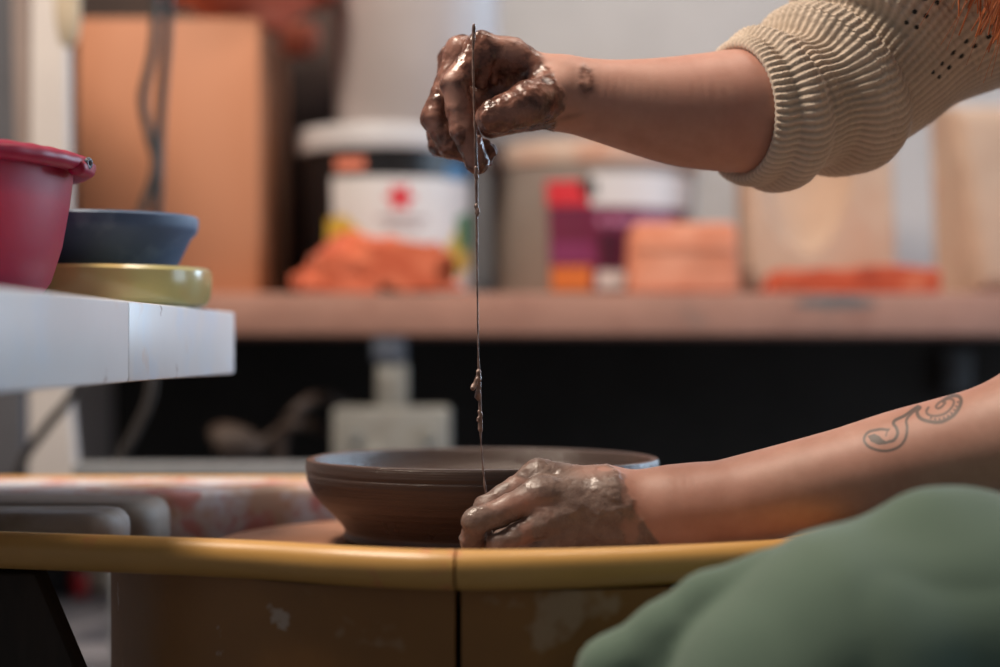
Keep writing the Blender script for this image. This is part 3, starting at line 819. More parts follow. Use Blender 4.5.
lathe('wheel_head', [(0, ZC - .166), (.06, ZC - .166), (.15, ZC - .160), (.152, ZC - .157), (.15, ZC - .1535), (0, ZC - .1535)], (WC[0], WC[1], 0), M_alu, wheel)
for a in (.6, 2.5, 3.9, 5.6):
    q = np.array([WC[0] + .17 * math.cos(a), WC[1] + .17 * math.sin(a)])
    bm_obj('leg', box_bm((q[0] - .025, q[1] - .025, 0), (q[0] + .025, q[1] + .025, .30), .004), M_motor, wheel)
# bat
M_bat = speckled('clay_covered_bat', S(128, 86, 62), S(166, 116, 88), scale=26, rough=.7, bump=.5, dist=.002, stretch=(1, 6, 1))
BZ = -.1438
o = lathe('throwing_bat', [(0, -.0095), (.196, -.0095), (.200, -.007), (.2005, -.003), (.199, -.0005), (.194, 0), (0, .0004)], (WC[0], WC[1], BZ + ZC), M_bat, n=128)
tag(o, 'round clay streaked throwing bat under the clay bowl', 'bat')
# thrown bowl
M_wetclay = NT('leather_dark_clay')
rings = M_wetclay.noise(1.0, 5, .7, stretch=(3, 3, 420))
M_wetclay.set(Base_Color=M_wetclay.ramp(M_wetclay.noise(1.0, 4, .6, stretch=(4, 4, 160)), [(.3, S(64, 51, 46)), (.7, S(86, 69, 62))]), Roughness=M_wetclay.fmix(M_wetclay.noise(18, 3), .2, .42), Normal=M_wetclay.bump(rings, .6, .002)); M_wetclay = M_wetclay.m
bcx = P(482.5, 460, 1.3)[0]
RB = 175.5 / FPX * 1.3; hb = (-.0835) - BZ
def bp(x, y): return (RB * (482.5 - x) / 175.5, (547.5 - y) / (547.5 - 461) * hb)
outer = [(0, .0004), bp(352, 547.5), bp(345.5, 546.5), bp(343.5, 541), bp(345.5, 534), bp(335, 520), bp(321, 505), bp(313, 493), bp(308.6, 483), bp(307.4, 478), bp(307.2, 475.5), bp(307.5, 474), bp(306.6, 469), bp(307, 462.5)]
oc = [tuple(p) for p in catmull([np.array(p) for p in outer[2:]], 5)]
inner = [(RB - .0005, hb + .0006), (RB - .003, hb + .0012), (RB - .0058, hb + .0004), (RB - .0068, hb - .002), (RB - .0078, hb - .007), (RB - .0105, hb - .014), (RB - .021, hb - .028), (RB - .045, hb - .042), (RB - .07, hb - .049), (0, hb - .052)]
o = lathe('clay_bowl', outer[:2] + oc + inner, (bcx, 1.30, BZ + ZC + .0005), M_wetclay, n=160, auto=45)
tag(o, 'freshly thrown dark brown clay bowl on the wheel', 'bowl')
# slabs on the tray's left wing
M_slab = stained('chalky_plaster_slab', S(182, 146, 122), [(S(206, 208, 218), 14, .42, .56, .8), (S(182, 96, 88), 30, .50, .60, .75), (S(150, 120, 84), 6, .55, .7, .6)], rough=.6, bump=.15)
M_slab2 = stained('greyish_board', S(124, 116, 108), [(S(160, 158, 160), 12, .5, .64, .6), (S(186, 120, 100), 16, .64, .72, .5), (S(134, 104, 66), 7, .52, .68, .6)], rough=.65, bump=.15)
zf, zs_ = RZ - .0425 + ZC, RZ - .002 + ZC
def slab_bm(pts, z0, z1, bev):
    b = bmesh.new()
    f = b.faces.new([b.verts.new((x, y, z0)) for x, y in pts])
    r = bmesh.ops.extrude_face_region(b, geom=[f])
    top = [g for g in r['geom'] if isinstance(g, bmesh.types.BMVert)]
    for v in top: v.co.z = z1
    ts = set(top)
    bmesh.ops.bevel(b, geom=[e for e in b.edges if e.verts[0] in ts and e.verts[1] in ts], offset=bev, segments=4, affect='EDGES', profile=.5)
    return b
def roundend(x0, x1, y0, y1, r=.02):
    pts = [(x0, y0)]
    for k in range(9): a = -PI / 2 + PI / 2 * k / 8; pts.append((x1 - r + r * math.cos(a), y0 + r + r * math.sin(a)))
    for k in range(9): a = PI / 2 * k / 8; pts.append((x1 - r + r * math.cos(a), y1 - r + r * math.sin(a)))
    pts.append((x0, y1)); return pts
z0 = ZC
o = bm_obj('plaster_slab', slab_bm(roundend(-.56, -.262, 1.19, 1.262, .024), z0 - .1425, z0 - .1135, .011), M_slab2, auto=None); tag(o, 'narrow greyish slab nearest the front rim on the tray\'s wing', 'slab', 'slabs on the tray wing')
o = bm_obj('plaster_slab', slab_bm(roundend(-.58, -.256, 1.285, 1.385, .03), z0 - .156, z0 - .1150, .014), M_slab2, auto=None); tag(o, 'greyish slab in the middle of the three on the tray\'s wing', 'slab', 'slabs on the tray wing')
poly = [(-.615, 1.43), (-.285, 1.415), (-.268, 1.42), (-.255, 1.43), (-.175, 1.475), (-.09, 1.512), (.0, 1.528), (.08, 1.527), (.085, 1.545), (-.1, 1.565), (-.60, 1.565)]
poly = [(-.58, 1.405), (-.285, 1.395), (-.266, 1.398), (-.252, 1.408), (-.20, 1.448), (-.135, 1.482), (-.07, 1.508), (.0, 1.52), (.08, 1.52), (.085, 1.535), (-.1, 1.558), (-.58, 1.558)]
o = bm_obj('plaster_slab', slab_bm(poly, zf, z0 - .1165, .006), M_slab, auto=None); tag(o, 'long pale slab with red stained edge along the tray\'s back rim', 'slab', 'slabs on the tray wing')
# dark slanted table leg at the lower left
M_darkleg = speckled('dark_grimy_wood', S(44, 36, 30), S(62, 50, 42), scale=12, rough=.8, bump=.3, stretch=(3, 3, .6))
D = 1.115
t = thing('work_stand', (-.42, D, 0), 'dark grimy slanted wooden leg under the tray\'s wing', 'stand')
q0, q1, q2, q3 = xz(-60, 573, D), xz(34.5, 573, D), xz(100, 728, D), xz(-60, 728, D)
b = prism_bm([q0, q1, q2, (q2[0] + .02, 0), (q3[0] + .02, 0), q3], D, D + .03, .003)
bm_obj('leg', b, M_darkleg, t)
# ================================================================== the potter
def Rz(zx, zy, d): return P(400 + zx / 3.705, 10 + zy / 3.705, d)      # raised hand
def Lz(zx, zy, d): return P(440 + zx / 3.846, 430 + zy / 3.846, d)     # lower hand
rz = lambda r, d=1.18: r / 3.705 / FPX * d
lz = lambda r, d=1.14: r / 3.846 / FPX * d
px_ = lambda r, d: r / FPX * d
def finger(pts, rad, k=.0015):
    """joint list with slimmer mid-phalanx points between the knuckles"""
    p2, r2 = [], []
    for i in range(len(pts)):
        p2.append(pts[i]); r2.append(rad[i])
        if i < len(pts) - 1:
            p2.append((pts[i] + pts[i + 1]) / 2); r2.append((rad[i] + rad[i + 1]) / 2 * .94)
    return chain(p2, r2, k)
# ---- raised right hand
R_index = finger([Rz(300, 138, 1.187), Rz(203, 275, 1.176), Rz(236, 445, 1.176), Rz(286, 562, 1.180)], [rz(52), rz(51), rz(51), rz(45)])
R_middle = finger([Rz(228, 150, 1.207), Rz(128, 400, 1.198), Rz(188, 505, 1.197), Rz(292, 535, 1.197)], [rz(54), rz(52), rz(47), rz(40)])
R_ring = finger([Rz(196, 180, 1.228), Rz(142, 430, 1.218), Rz(150, 500, 1.217), Rz(225, 520, 1.215)], [rz(50), rz(48), rz(44), rz(38)])
R_little = finger([Rz(215, 215, 1.247), Rz(165, 390, 1.238), Rz(180, 450, 1.235), Rz(230, 480, 1.232)], [rz(44), rz(42), rz(38), rz(34)])
R_thumb = finger([Rz(545, 330, 1.180), Rz(480, 345, 1.164), Rz(405, 376, 1.157), Rz(338, 400, 1.156)], [rz(84), rz(78), rz(63), rz(58)], .005)
R_nail = Group([Seg(Rz(352, 388, 1.1456), Rz(326, 396, 1.1462), rz(33), rz(29), (0, 1, .1), .30)], .001)
R_palm = Group([Seg(Rz(585, 275, 1.195), Rz(410, 170, 1.192), rz(70), rz(60)), Seg(Rz(410, 170, 1.192), Rz(300, 140, 1.187), rz(60), rz(52)),
                Seg(Rz(585, 275, 1.20), Rz(228, 155, 1.207), rz(72), rz(54)), Seg(Rz(590, 280, 1.212), Rz(200, 185, 1.228), rz(70), rz(50)),
                Seg(Rz(590, 290, 1.22), Rz(220, 220, 1.247), rz(66), rz(46)), Seg(Rz(600, 330, 1.19), Rz(545, 330, 1.180), rz(84), rz(80)),
                Seg(Rz(510, 300, 1.195), Rz(400, 250, 1.207), rz(52), rz(44)), Seg(Rz(500, 300, 1.212), Rz(330, 262, 1.212), rz(95), rz(80)), Seg(Rz(470, 395, 1.196), Rz(335, 432, 1.193), rz(54), rz(42)), Seg(Rz(260, 330, 1.205), Rz(420, 350, 1.205), rz(60), rz(70)), Seg(Rz(560, 340, 1.187), Rz(480, 372, 1.184), rz(84), rz(66))], .008)
R_web = Group([Seg(Rz(325, 168, 1.1815), Rz(300, 275, 1.186), rz(28), rz(22)), Seg(Rz(357, 170, 1.184), Rz(347, 262, 1.191), rz(19), rz(15)), Seg(Rz(388, 180, 1.186), Rz(395, 262, 1.193), rz(16), rz(13))], .002)
R_clump = Group([Seg(Rz(305, 500, 1.186), Rz(330, 520, 1.186), rz(24), rz(22)), Seg(Rz(330, 520, 1.186), Rz(325, 555, 1.188), rz(22), rz(18)), Seg(Rz(290, 478, 1.172), Rz(288, 490, 1.172), rz(13), rz(10))], .003)
# ---- lower left hand
L_index = finger([P(538, 477, 1.146), P(487, 507.5, 1.141), P(479, 531, 1.146), P(488, 545, 1.152)], [px_(14.2, 1.14), px_(11.8, 1.14), px_(11, 1.14), px_(9.5, 1.14)])
L_middle = finger([P(541, 495, 1.128), P(475.5, 522, 1.118), P(472.5, 541, 1.126), P(490, 552, 1.138)], [px_(14.8, 1.12), px_(12.8, 1.12), px_(11.5, 1.12), px_(10, 1.12)])
L_ring = finger([P(547, 521, 1.124), P(499, 545, 1.118), P(494, 554, 1.126), P(508, 556, 1.136)], [px_(13.5, 1.12), px_(11.2, 1.12), px_(10, 1.12), px_(9, 1.12)])
L_little = finger([P(562, 537, 1.128), P(522, 554, 1.120), P(516, 558, 1.128), P(528, 559, 1.136)], [px_(11.5, 1.12), px_(9.6, 1.12), px_(9, 1.12), px_(8, 1.12)])
L_thumb = finger([P(640, 508, 1.160), P(580, 510, 1.172), P(535, 528, 1.170), P(503, 541, 1.166)], [px_(19, 1.16), px_(16, 1.16), px_(12.5, 1.16), px_(11, 1.16)])
L_palm = Group([Seg(P(690, 497, 1.142), P(606, 489, 1.142), px_(26, 1.14), px_(20.5, 1.14)), Seg(P(606, 489, 1.142), P(538, 477.5, 1.146), px_(20.5, 1.14), px_(15.5, 1.14)),
                Seg(P(690, 506, 1.138), P(610, 499, 1.132), px_(27, 1.14), px_(20, 1.14)), Seg(P(610, 499, 1.132), P(541, 495, 1.128), px_(20, 1.14), px_(15, 1.14)),
                Seg(P(690, 514, 1.138), P(612, 515, 1.131), px_(27, 1.14), px_(19, 1.14)), Seg(P(612, 515, 1.131), P(547, 520, 1.124), px_(19, 1.14), px_(14, 1.14)),
                Seg(P(690, 519, 1.138), P(620, 530, 1.134), px_(25, 1.14), px_(18, 1.14)), Seg(P(620, 530, 1.134), P(562, 537, 1.128), px_(18, 1.14), px_(12.5, 1.14)),
                Seg(P(680, 506, 1.150), P(575, 505, 1.150), px_(27, 1.15), px_(20, 1.15))], .009)
# ---- arms
yv = (0, 1, 0)
def limb(rows, w, n=5):
    a = np.array(catmull([np.array(list(P(x, y, d)) + [px_(r, d)]) for x, y, d, r in rows], n))
    return Group([Seg(a[i, :3], a[i + 1, :3], a[i, 3], a[i + 1, 3], (0, 1, 0), w) for i in range(len(a) - 1)], 1e-5)
R_fore = limb([(568, 94, 1.200, 37), (610, 102, 1.203, 42), (650, 108, 1.208, 49), (690, 111.5, 1.214, 56), (740, 111, 1.221, 61.5), (768, 110, 1.226, 61.5), (795, 107, 1.230, 55), (862, 92, 1.245, 50)], 1.1)
L_wrist = Group([Seg(P(716, 492, 1.128), P(724, 496, 1.128), px_(14, 1.13), px_(13, 1.13))], .01)
L_fore = limb([(680, 507, 1.140, 38.5), (720, 503.5, 1.137, 42.5), (760, 496, 1.133, 45), (800, 486.5, 1.128, 46), (850, 474.5, 1.121, 48), (900, 462.5, 1.113, 52), (950, 452, 1.105, 55), (1000, 441, 1.097, 57.5), (1060, 423, 1.088, 56)], 1.1)
R_elb, L_elb = P(862, 92, 1.245), P(1060, 423, 1.088)
R_sh, L_sh = V(.455, 1.33, .335), V(.475, 1.01, .225)
arms_up = Group([Seg(R_elb, R_sh, px_(52, 1.24), .052), Seg(L_elb, L_sh, px_(55, 1.09), .052)], .02)
torso = Group([Seg(V(.62, 1.17, -.24), V(.58, 1.17, -.02), .125, .115, yv, 1.25), Seg(V(.58, 1.17, -.02), V(.53, 1.17, .20), .115, .12, yv, 1.2), Seg(L_sh, R_sh, .062, .062), Seg(V(.50, 1.17, .25), V(.455, 1.15, .365), .055, .05)], .06)
HC = V(.405, 1.14, .455)
fd = np.array([-.80, 0, -.60]); ud = np.array([-.60, 0, .80])       # face direction, crown direction
def hp(f, y, u): return HC + fd * f + ud * u + np.array([0, y, 0])
head = Group([Seg(hp(-.02, 0, .03), hp(.005, 0, .02), .088, .08), Seg(hp(.03, 0, -.02), hp(.045, 0, -.075), .062, .038), Seg(hp(.085, 0, .005), hp(.100, 0, -.03), .010, .014),
              Seg(hp(.074, -.014, -.060), hp(.074, .014, -.060), .011, .011), Seg(hp(-.005, -.083, .0), hp(-.012, -.086, -.035), .012, .009), Seg(hp(-.005, .083, .0), hp(-.012, .086, -.035), .012, .009)], .018)
def creases(p, c, axis, n, gap, depth, wd=.0008):
    al = (p - c) @ axis; s = 0
    for i in range(n): s = s + np.exp(-((al - (i - (n - 1) / 2) * gap) / wd) ** 2)
    near = np.exp(-(((p - c) ** 2).sum(1) / .016 ** 2))
    return s * depth * near
t_ip, t_ax = Rz(412, 372, 1.157), Rz(343, 402, 1.156) - Rz(480, 345, 1.164); t_ax = t_ax / np.linalg.norm(t_ax)
def body_sdf(p, bc, br):
    fr = comb([(R_index, .001), (R_middle, .0012), (R_ring, .0012), (R_little, .0012)], p, bc, br)
    th = R_thumb.d(p, bc, br)
    if th is not None:
        nl = R_nail.d(p, bc, br)
        if nl is not None: th = smin(th, nl, .0004)
        th = th + creases(p, t_ip, t_ax, 4, .0028, .0012)
    wb, cl = R_web.d(p, bc, br), R_clump.d(p, bc, br)
    if cl is not None: cl = cl + (fbm(p, 380, 2) - .5) * .0045
    pr = R_palm.d(p, bc, br)
    out = None
    for g, k in ((pr, .006), (wb, .004), (fr, .006), (th, .004), (cl, .0015)):
        if g is None: continue
        out = g if out is None else smin(out, g, k)
    fl = comb([(L_index, .001), (L_middle, .0015), (L_ring, .0015), (L_little, .0015)], p, bc, br)
    lt = L_thumb.d(p, bc, br); pl = L_palm.d(p, bc, br)
    lo = None
    for g, k in ((pl, .006), (fl, .008), (lt, .005)):
        if g is None: continue
        lo = g if lo is None else smin(lo, g, k)
    rest = comb([(R_fore, .02), (L_fore, .02), (L_wrist, .014), (arms_up, .03), (torso, .04), (head, .03)], p, bc, br)
    if out is not None and rest is not None: rest = smin(rest, out, .014)
    elif rest is None: rest = out
    if lo is not None: rest = lo if rest is None else smin(rest, lo, .014)
    return rest
z = lambda a: a + ZC
xs = axis_pts([(-.075, .06, .0010), (.06, .14, .0013), (.14, .36, .0020), (.36, .80, .006)])
ys = axis_pts([(.93, 1.04, .004), (1.04, 1.265, .0011), (1.265, 1.50, .004)])
zs = axis_pts([(z(-.40), z(-.165), .006), (z(-.165), z(-.05), .0011), (z(-.05), z(.105), .0022), (z(.105), z(.225), .0011), (z(.225), z(.62), .005)])
bv, bf = largest(*surface_nets(body_sdf, xs, ys, zs))
bv = relax(bv, bf, 1, .35)
bn = vert_normals(bv, bf)

# photo-plane coordinates of the skin points, for the clay line on each hand and the tattoo
def proj(v):
    q = v - np.array([0, 0, ZC]); Yc = q[:, 1] * CP + q[:, 2] * SP; Zc = -q[:, 1] * SP + q[:, 2] * CP
    return 500 + q[:, 0] / Yc * FPX, 333.5 - Zc / Yc * FPX
def sstep(a, b, x): t_ = np.clip((x - a) / (b - a), 0, 1); return t_ * t_ * (3 - 2 * t_)
def clay_masks(v, n):
    X, Y = proj(v)
    up = v[:, 2] > z(.05); lowh = (~up) & (X < 720)
    nz = fbm(v, 130, 3); nz2 = fbm(v + 5, 60, 3)
    edge_r = np.interp(Y, [30, 55, 72, 88, 100, 112, 126, 140], [536, 540, 551, 562, 563, 561, 556, 550])
    cr = sstep(2.5, -2.5, X - edge_r + (nz - .5) * 14) * up
    edge_l = np.interp(Y, [455, 462, 474, 482, 492, 500, 508, 520, 538, 550, 565], [604, 606, 622, 625, 626, 634, 630, 642, 657, 668, 674])
    cl = sstep(2.0, -2.0, X - edge_l + (nz - .5) * 14) * lowh
    # where the skin shows through: index and middle finger knuckles of the lower hand, back of the raised hand
    rub = np.exp(-(((X - 520) / 34) ** 2 + ((Y - 503) / 11) ** 2)) * .55 + np.exp(-(((X - 505) / 30) ** 2 + ((Y - 548) / 8) ** 2)) * .3 + np.exp(-(((X - 590) / 22) ** 2 + ((Y - 470) / 8) ** 2)) * .5
    cl = cl * np.clip(1.08 - rub * 1.25 - sstep(.58, .72, nz2) * .5, 0, 1)
    rubr = np.exp(-(((X - 515) / 18) ** 2 + ((Y - 52) / 12) ** 2)) * .55 + np.exp(-(((X - 450) / 7) ** 2 + ((Y - 90) / 16) ** 2)) * .75 + np.exp(-(((X - 433) / 6) ** 2 + ((Y - 118) / 16) ** 2)) * .6 + np.exp(-(((X - 520) / 22) ** 2 + ((Y - 113) / 8) ** 2)) * .5
    cr = cr * np.clip(1.05 - rubr * 1.15 - sstep(.54, .66, nz2) * .5, 0, 1)
    # two smears on the raised wrist
    rr = np.hypot((X - 586) / 9, (Y - 80) / 17)
    sm = np.exp(-((rr - .55) / .45) ** 2) * sstep(.35, .6, nz) * .8 + np.exp(-(((X - 569) / 14) ** 2 + ((Y - 117 + (X - 569) * .25) / 3.0) ** 2)) * .6
    cr = np.maximum(cr, np.clip(sm, 0, 1) * up * (n[:, 1] < .2))
    return cr, cl, nz
T1 = [(440, 300), (405, 296), (380, 300), (348, 308), (328, 325), (320, 350), (332, 372), (352, 388), (400, 403), (450, 402), (500, 380), (528, 340), (536, 290), (532, 250), (560, 215), (600, 185)]
T2 = [(440, 360), (470, 350), (488, 320), (482, 290), (467, 268), (478, 250), (520, 230), (556, 205), (590, 182)]
T3 = [(430, 328), (437, 305), (446, 295)]
T4 = [(600, 188), (586, 205), (588, 222), (600, 240), (625, 252), (650, 258), (680, 262), (712, 258), (745, 242), (772, 222), (795, 190), (806, 155), (796, 134), (770, 128), (740, 138), (715, 156)]
T5 = [(642, 188), (632, 205), (640, 222), (672, 230), (715, 222), (748, 200), (768, 170), (766, 150), (745, 144), (718, 150), (694, 165), (680, 182), (690, 192), (708, 184), (726, 164)]
FILL = [(338, 330), (372, 318), (398, 330), (414, 348), (447, 362), (430, 372), (390, 374), (355, 358)]
def tattoo_mask(v, n):
    X, Y = proj(v)
    zx, zy = (X - 800) * 5, (Y - 370) * 5
    m = np.zeros(len(v)); sel = (X > 855) & (X < 970) & (Y > 370) & (Y < 460) & (n[:, 1] < .25) & (v[:, 2] < z(0.02))
    q = np.stack([zx[sel], zy[sel]], 1); out = np.zeros(len(q))
    for pl, w, a in ((T1, 6.5, .8), (T2, 7.5, .85), (T3, 4.5, .6), (T4, 8.5, .8), (T5, 6.0, .7)):
        pl = np.array(catmull([np.array(p + (0,)) for p in pl], 4))[:, :2]
        d = np.full(len(q), 1e9)
        for i in range(len(pl) - 1):
            e = pl[i + 1] - pl[i]; tt = np.clip(((q - pl[i]) @ e) / (e @ e), 0, 1)
            d = np.minimum(d, np.hypot(*(q - pl[i] - tt[:, None] * e).T))
        out = np.maximum(out, a * sstep(w + 4, w - 3, d))
    poly = np.array(FILL, float); ins = np.zeros(len(q), bool); k = len(poly) - 1
    for i in range(len(poly)):
        c = ((poly[i, 1] > q[:, 1]) != (poly[k, 1] > q[:, 1])) & (q[:, 0] < (poly[k, 0] - poly[i, 0]) * (q[:, 1] - poly[i, 1]) / (poly[k, 1] - poly[i, 1] + 1e-9) + poly[i, 0])
        ins ^= c; k = i
    out = np.maximum(out, ins * .85)
    for i in range(9):   # scales along the outer curl
        c = np.array([[655, 240], [676, 246], [698, 246], [720, 240], [740, 230], [757, 216], [772, 200], [782, 182], [790, 160]][i])
        out = np.maximum(out, .75 * sstep(9, 4, np.hypot(*(q - c).T)))
    m[sel] = out
    return m
cr, cl, nz = clay_masks(bv, bn)
disp = cr * (.0004 + (fbm(bv, 230, 2) - .5) * .0017 + (nz - .5) * .0010) + cl * (.0006 + (1 - np.abs(2 * fbm(bv * np.array([1, 1, 1.5]) , 75, 2) - 1)) ** 3 * .0011 - .0003 + (fbm(bv, 160, 2) - .5) * .0007)
bv = bv + bn * disp[:, None]
# skin, clay and ink
t = NT('skin_with_wet_clay')
skin = t.ramp(t.noise(55, 4, .6), [(.3, S(174, 129, 113)), (.7, S(188, 144, 128))])
skin = t.mix(t.ramp(t.noise(14, 2), [(.35, (0, 0, 0, 1)), (.75, (.35, .35, .35, 1))]), skin, S(180, 118, 103))
skin = t.mix(t.attr('ink'), skin, S(58, 62, 62))
vn = t.noise(95, 4, .6)
dark = t.ramp(vn, [(.36, S(70, 45, 38)), (.64, S(134, 92, 78))])
pale = t.ramp(vn, [(.3, S(112, 93, 86)), (.7, S(138, 118, 109))])
ca_, cb2 = t.attr('wet_clay'), t.attr('grey_clay')
col = t.mix(ca_, skin, dark); col = t.mix(cb2, col, pale)
anyc = t.math('MAXIMUM', ca_, cb2)
rgh = t.fmix(t.ramp(t.noise(90, 3), [(.35, (0, 0, 0, 1)), (.65, (1, 1, 1, 1))]), .05, .28)
rgh2 = t.fmix(t.ramp(t.noise(70, 3), [(.42, (0, 0, 0, 1)), (.6, (1, 1, 1, 1))]), .14, .5)
rgh = t.fmix(t.attr('crumbly'), rgh, .75); r1 = t.fmix(ca_, .52, rgh); r1 = t.fmix(cb2, r1, rgh2)
sb = t.bump(t.noise(900, 2), .12, .0006)
cbm = t.node('ShaderNodeBump', Distance=.0015); t.link(t.math('MULTIPLY', anyc, .45), cbm.inputs['Strength']); t.link(t.noise(320, 4, .55), cbm.inputs['Height']); t.link(sb, cbm.inputs['Normal'])
t.set(Base_Color=col, Roughness=r1, Normal=cbm.outputs['Normal'], Subsurface_Radius=(.7, .3, .2), Subsurface_Scale=.005, Specular_IOR_Level=.45)
t.set(Subsurface_Weight=t.fmix(anyc, .10, 0.0))
M_skin = t.m
person = thing('person', (.60, 1.17, 0), 'person in cream knit sweater and green trousers pulling a wire taut with clay covered hands', 'person')
body = fast_mesh('body', bv, bf, M_skin, person)
# finer skin mesh under the tattoo
bmm = bmesh.new(); bmm.from_mesh(body.data); bmm.faces.ensure_lookup_table()
X, Y = proj(bv)
selv = (X > 856) & (X < 968) & (Y > 378) & (Y < 458) & (bn[:, 1] < .3) & (bv[:, 2] < z(.02))
edges = {e for f_ in bmm.faces if all(selv[v_.index] for v_ in f_.verts) for e in f_.edges}
bmesh.ops.subdivide_edges(bmm, edges=list(edges), cuts=3, use_grid_fill=True)
bmm.to_mesh(body.data); bmm.free()
body.data.polygons.foreach_set('use_smooth', [True] * len(body.data.polygons))
nv = len(body.data.vertices); co_ = np.zeros(nv * 3, np.float32); body.data.vertices.foreach_get('co', co_); co_ = co_.reshape(-1, 3).astype(float)
no_ = np.zeros(nv * 3, np.float32); body.data.vertices.foreach_get('normal', no_); no_ = no_.reshape(-1, 3)
cr, cl, nz = clay_masks(co_, no_)
set_attr(body, 'crumbly', sstep(.016, .009, np.linalg.norm(co_ - Rz(318, 528, 1.188), axis=1))); set_attr(body, 'wet_clay', cr); set_attr(body, 'grey_clay', cl); set_attr(body, 'ink', tattoo_mask(co_, no_))

# ---- trousers
K = lambda x, y, d: P(x, y, d)
M_trs = NT('sage_green_cotton')
wv = M_trs.node('ShaderNodeTexWave', Scale=700.0); wv.bands_direction = 'DIAGONAL'; M_trs.link(M_trs.coord(), wv.inputs['Vector'])
M_trs.set(Base_Color=M_trs.ramp(M_trs.noise(7, 4), [(.3, S(74, 95, 81)), (.7, S(88, 108, 93))]), Roughness=.92, Sheen_Weight=.25, Sheen_Roughness=.5, Normal=M_trs.bump(wv.outputs['Fac'], .12, .0005)); M_trs = M_trs.m
D = .905
thigh = Group([Seg(V(.150, D, -.184), V(.185, D + .005, -.170), .064, .076), Seg(V(.185, D + .005, -.170), V(.255, D + .02, -.161), .076, .080), Seg(V(.255, D + .02, -.161), V(.40, 1.0, -.165), .081, .095), Seg(V(.40, 1.0, -.165), V(.60, 1.10, -.20), .098, .125)], .008)
lobe = Group([Seg(P(612, 674, D + .02), P(672, 640, D + .02), px_(36, D), px_(36, D)), Seg(P(672, 640, D + .02), P(712, 608, D + .02), px_(36, D), px_(36, D)), Seg(P(712, 608, D + .02), P(770, 592, D + .02), px_(36, D), px_(44, D)), Seg(P(612, 674, D + .02), P(640, 760, D + .018), px_(36, D), px_(62, D)), Seg(P(640, 760, D + .018), P(690, 900, D + .012), px_(62, D), px_(105, D)), Seg(P(672, 640, D + .02), P(690, 760, D + .012), px_(36, D), px_(80, D))], .008)
shin = Group([Seg(V(.152, D - .008, -.195), V(.142, D - .003, -.32), .063, .062), Seg(V(.142, D - .003, -.32), V(.13, D + .02, -.64), .062, .056)], .01)
hump = Group([Seg(P(928, 534, D + .015), P(950, 536, D + .02), .015, .014)], .01)
rleg = Group([Seg(V(.60, 1.26, -.20), V(.40, 1.52, -.175), .115, .085), Seg(V(.40, 1.52, -.175), V(.42, 1.53, -.64), .075, .058)], .03)
hips = Group([Seg(V(.62, 1.07, -.22), V(.62, 1.28, -.22), .13, .13)], .05)
def ftrs(p, bc, br):
    a = comb([(thigh, .02), (shin, .012), (hump, .035), (rleg, .03), (hips, .04)], p, bc, br)
    b = lobe.d(p, bc, br)
    if b is not None: a = b if a is None else smin(a, b, .004)
    if a is None: return None
    q = p + np.stack([fbm(p, 9) - .5, fbm(p + 3, 9) - .5, fbm(p + 9, 9) - .5], 1) * .10
    ridg = 1 - np.abs(2 * fbm(q * np.array([.8, .8, 1.5]), 11, 2) - 1)
    return a + (ridg ** 3 - .3) * .004 + (fbm(p, 16, 2) - .5) * .006
tv, tf = surface_nets(ftrs, axis_pts([(-.01, .36, .0035), (.36, .80, .007)]), axis_pts([(.78, 1.0, .0035), (1.0, 1.68, .007)]), axis_pts([(.08, z(-.36), .008), (z(-.36), z(-.03), .0035), (z(-.03), z(.0), .005)]))
tv, tf = largest(tv, tf); tv = relax(tv, tf, 2, .4)
fast_mesh('trousers', tv, tf, M_trs, person)
M_boot = speckled('dark_shoe_leather', S(40, 34, 30), S(54, 46, 40), scale=14, rough=.5)
def shoe(x, y):
    g = Group([Seg((x + .02, y, .09), (x + .02, y, .14), .045, .05), Seg((x + .03, y, .045), (x - .15, y, .035), .045, .033, (0, 1, 0), 1.15)], .04)
    def fs_(p, bc, br):
        d = g.d(p, bc, br)
        return None if d is None else np.maximum(d, .001 - p[:, 2])
    v, f = surface_nets(fs_, np.arange(x - .22, x + .12, .006), np.arange(y - .09, y + .09, .006), np.arange(-.012, .21, .006))
    fast_mesh('shoe', v, f, M_boot, person)
shoe(.13, D + .02); shoe(.42, 1.53)

# ---- sweater: body and near sleeve in one knit shell, the raised sleeve as a folded tube
M_kn = NT('cream_rib_knit')
uvn = M_kn.node('ShaderNodeAttribute', attribute_name='rib').outputs['Fac']; row = M_kn.attr('row'); hole = M_kn.attr('eyelet')
rowf = M_kn.math('SINE', M_kn.math('MULTIPLY', row, 2 * PI))
fz_ = M_kn.noise(700, 2)
kcol = M_kn.ramp(M_kn.noise(30, 3), [(.3, S(200, 183, 165)), (.7, S(218, 200, 182))])
kcol = M_kn.mix(M_kn.math('MULTIPLY', M_kn.math('SUBTRACT', 1.0, uvn), .4), kcol, S(128, 112, 96))
kcol = M_kn.mix(hole, kcol, S(34, 32, 32))
hh = M_kn.math('ADD', M_kn.math('MULTIPLY', rowf, .35), fz_)
M_kn.set(Base_Color=kcol, Roughness=.95, Sheen_Weight=.45, Sheen_Roughness=.35, Normal=M_kn.bump(hh, .6, .0012), Subsurface_Weight=0.0); M_kn = M_kn.m
sweater_g = Group([Seg(V(.62, 1.17, -.20), V(.585, 1.17, -.02), .155, .14, yv, 1.2), Seg(V(.585, 1.17, -.02), V(.535, 1.17, .19), .14, .142, yv, 1.18), Seg(L_sh, R_sh, .085, .09),
                   Seg(L_elb + (L_sh - L_elb) * .30, L_sh, .066, .082), Seg(P(960, -22, 1.265), R_sh, .070, .088)], .05)
neck_cut = Group([Seg(V(.49, 1.165, .27), V(.44, 1.145, .40), .055, .06)], .01)
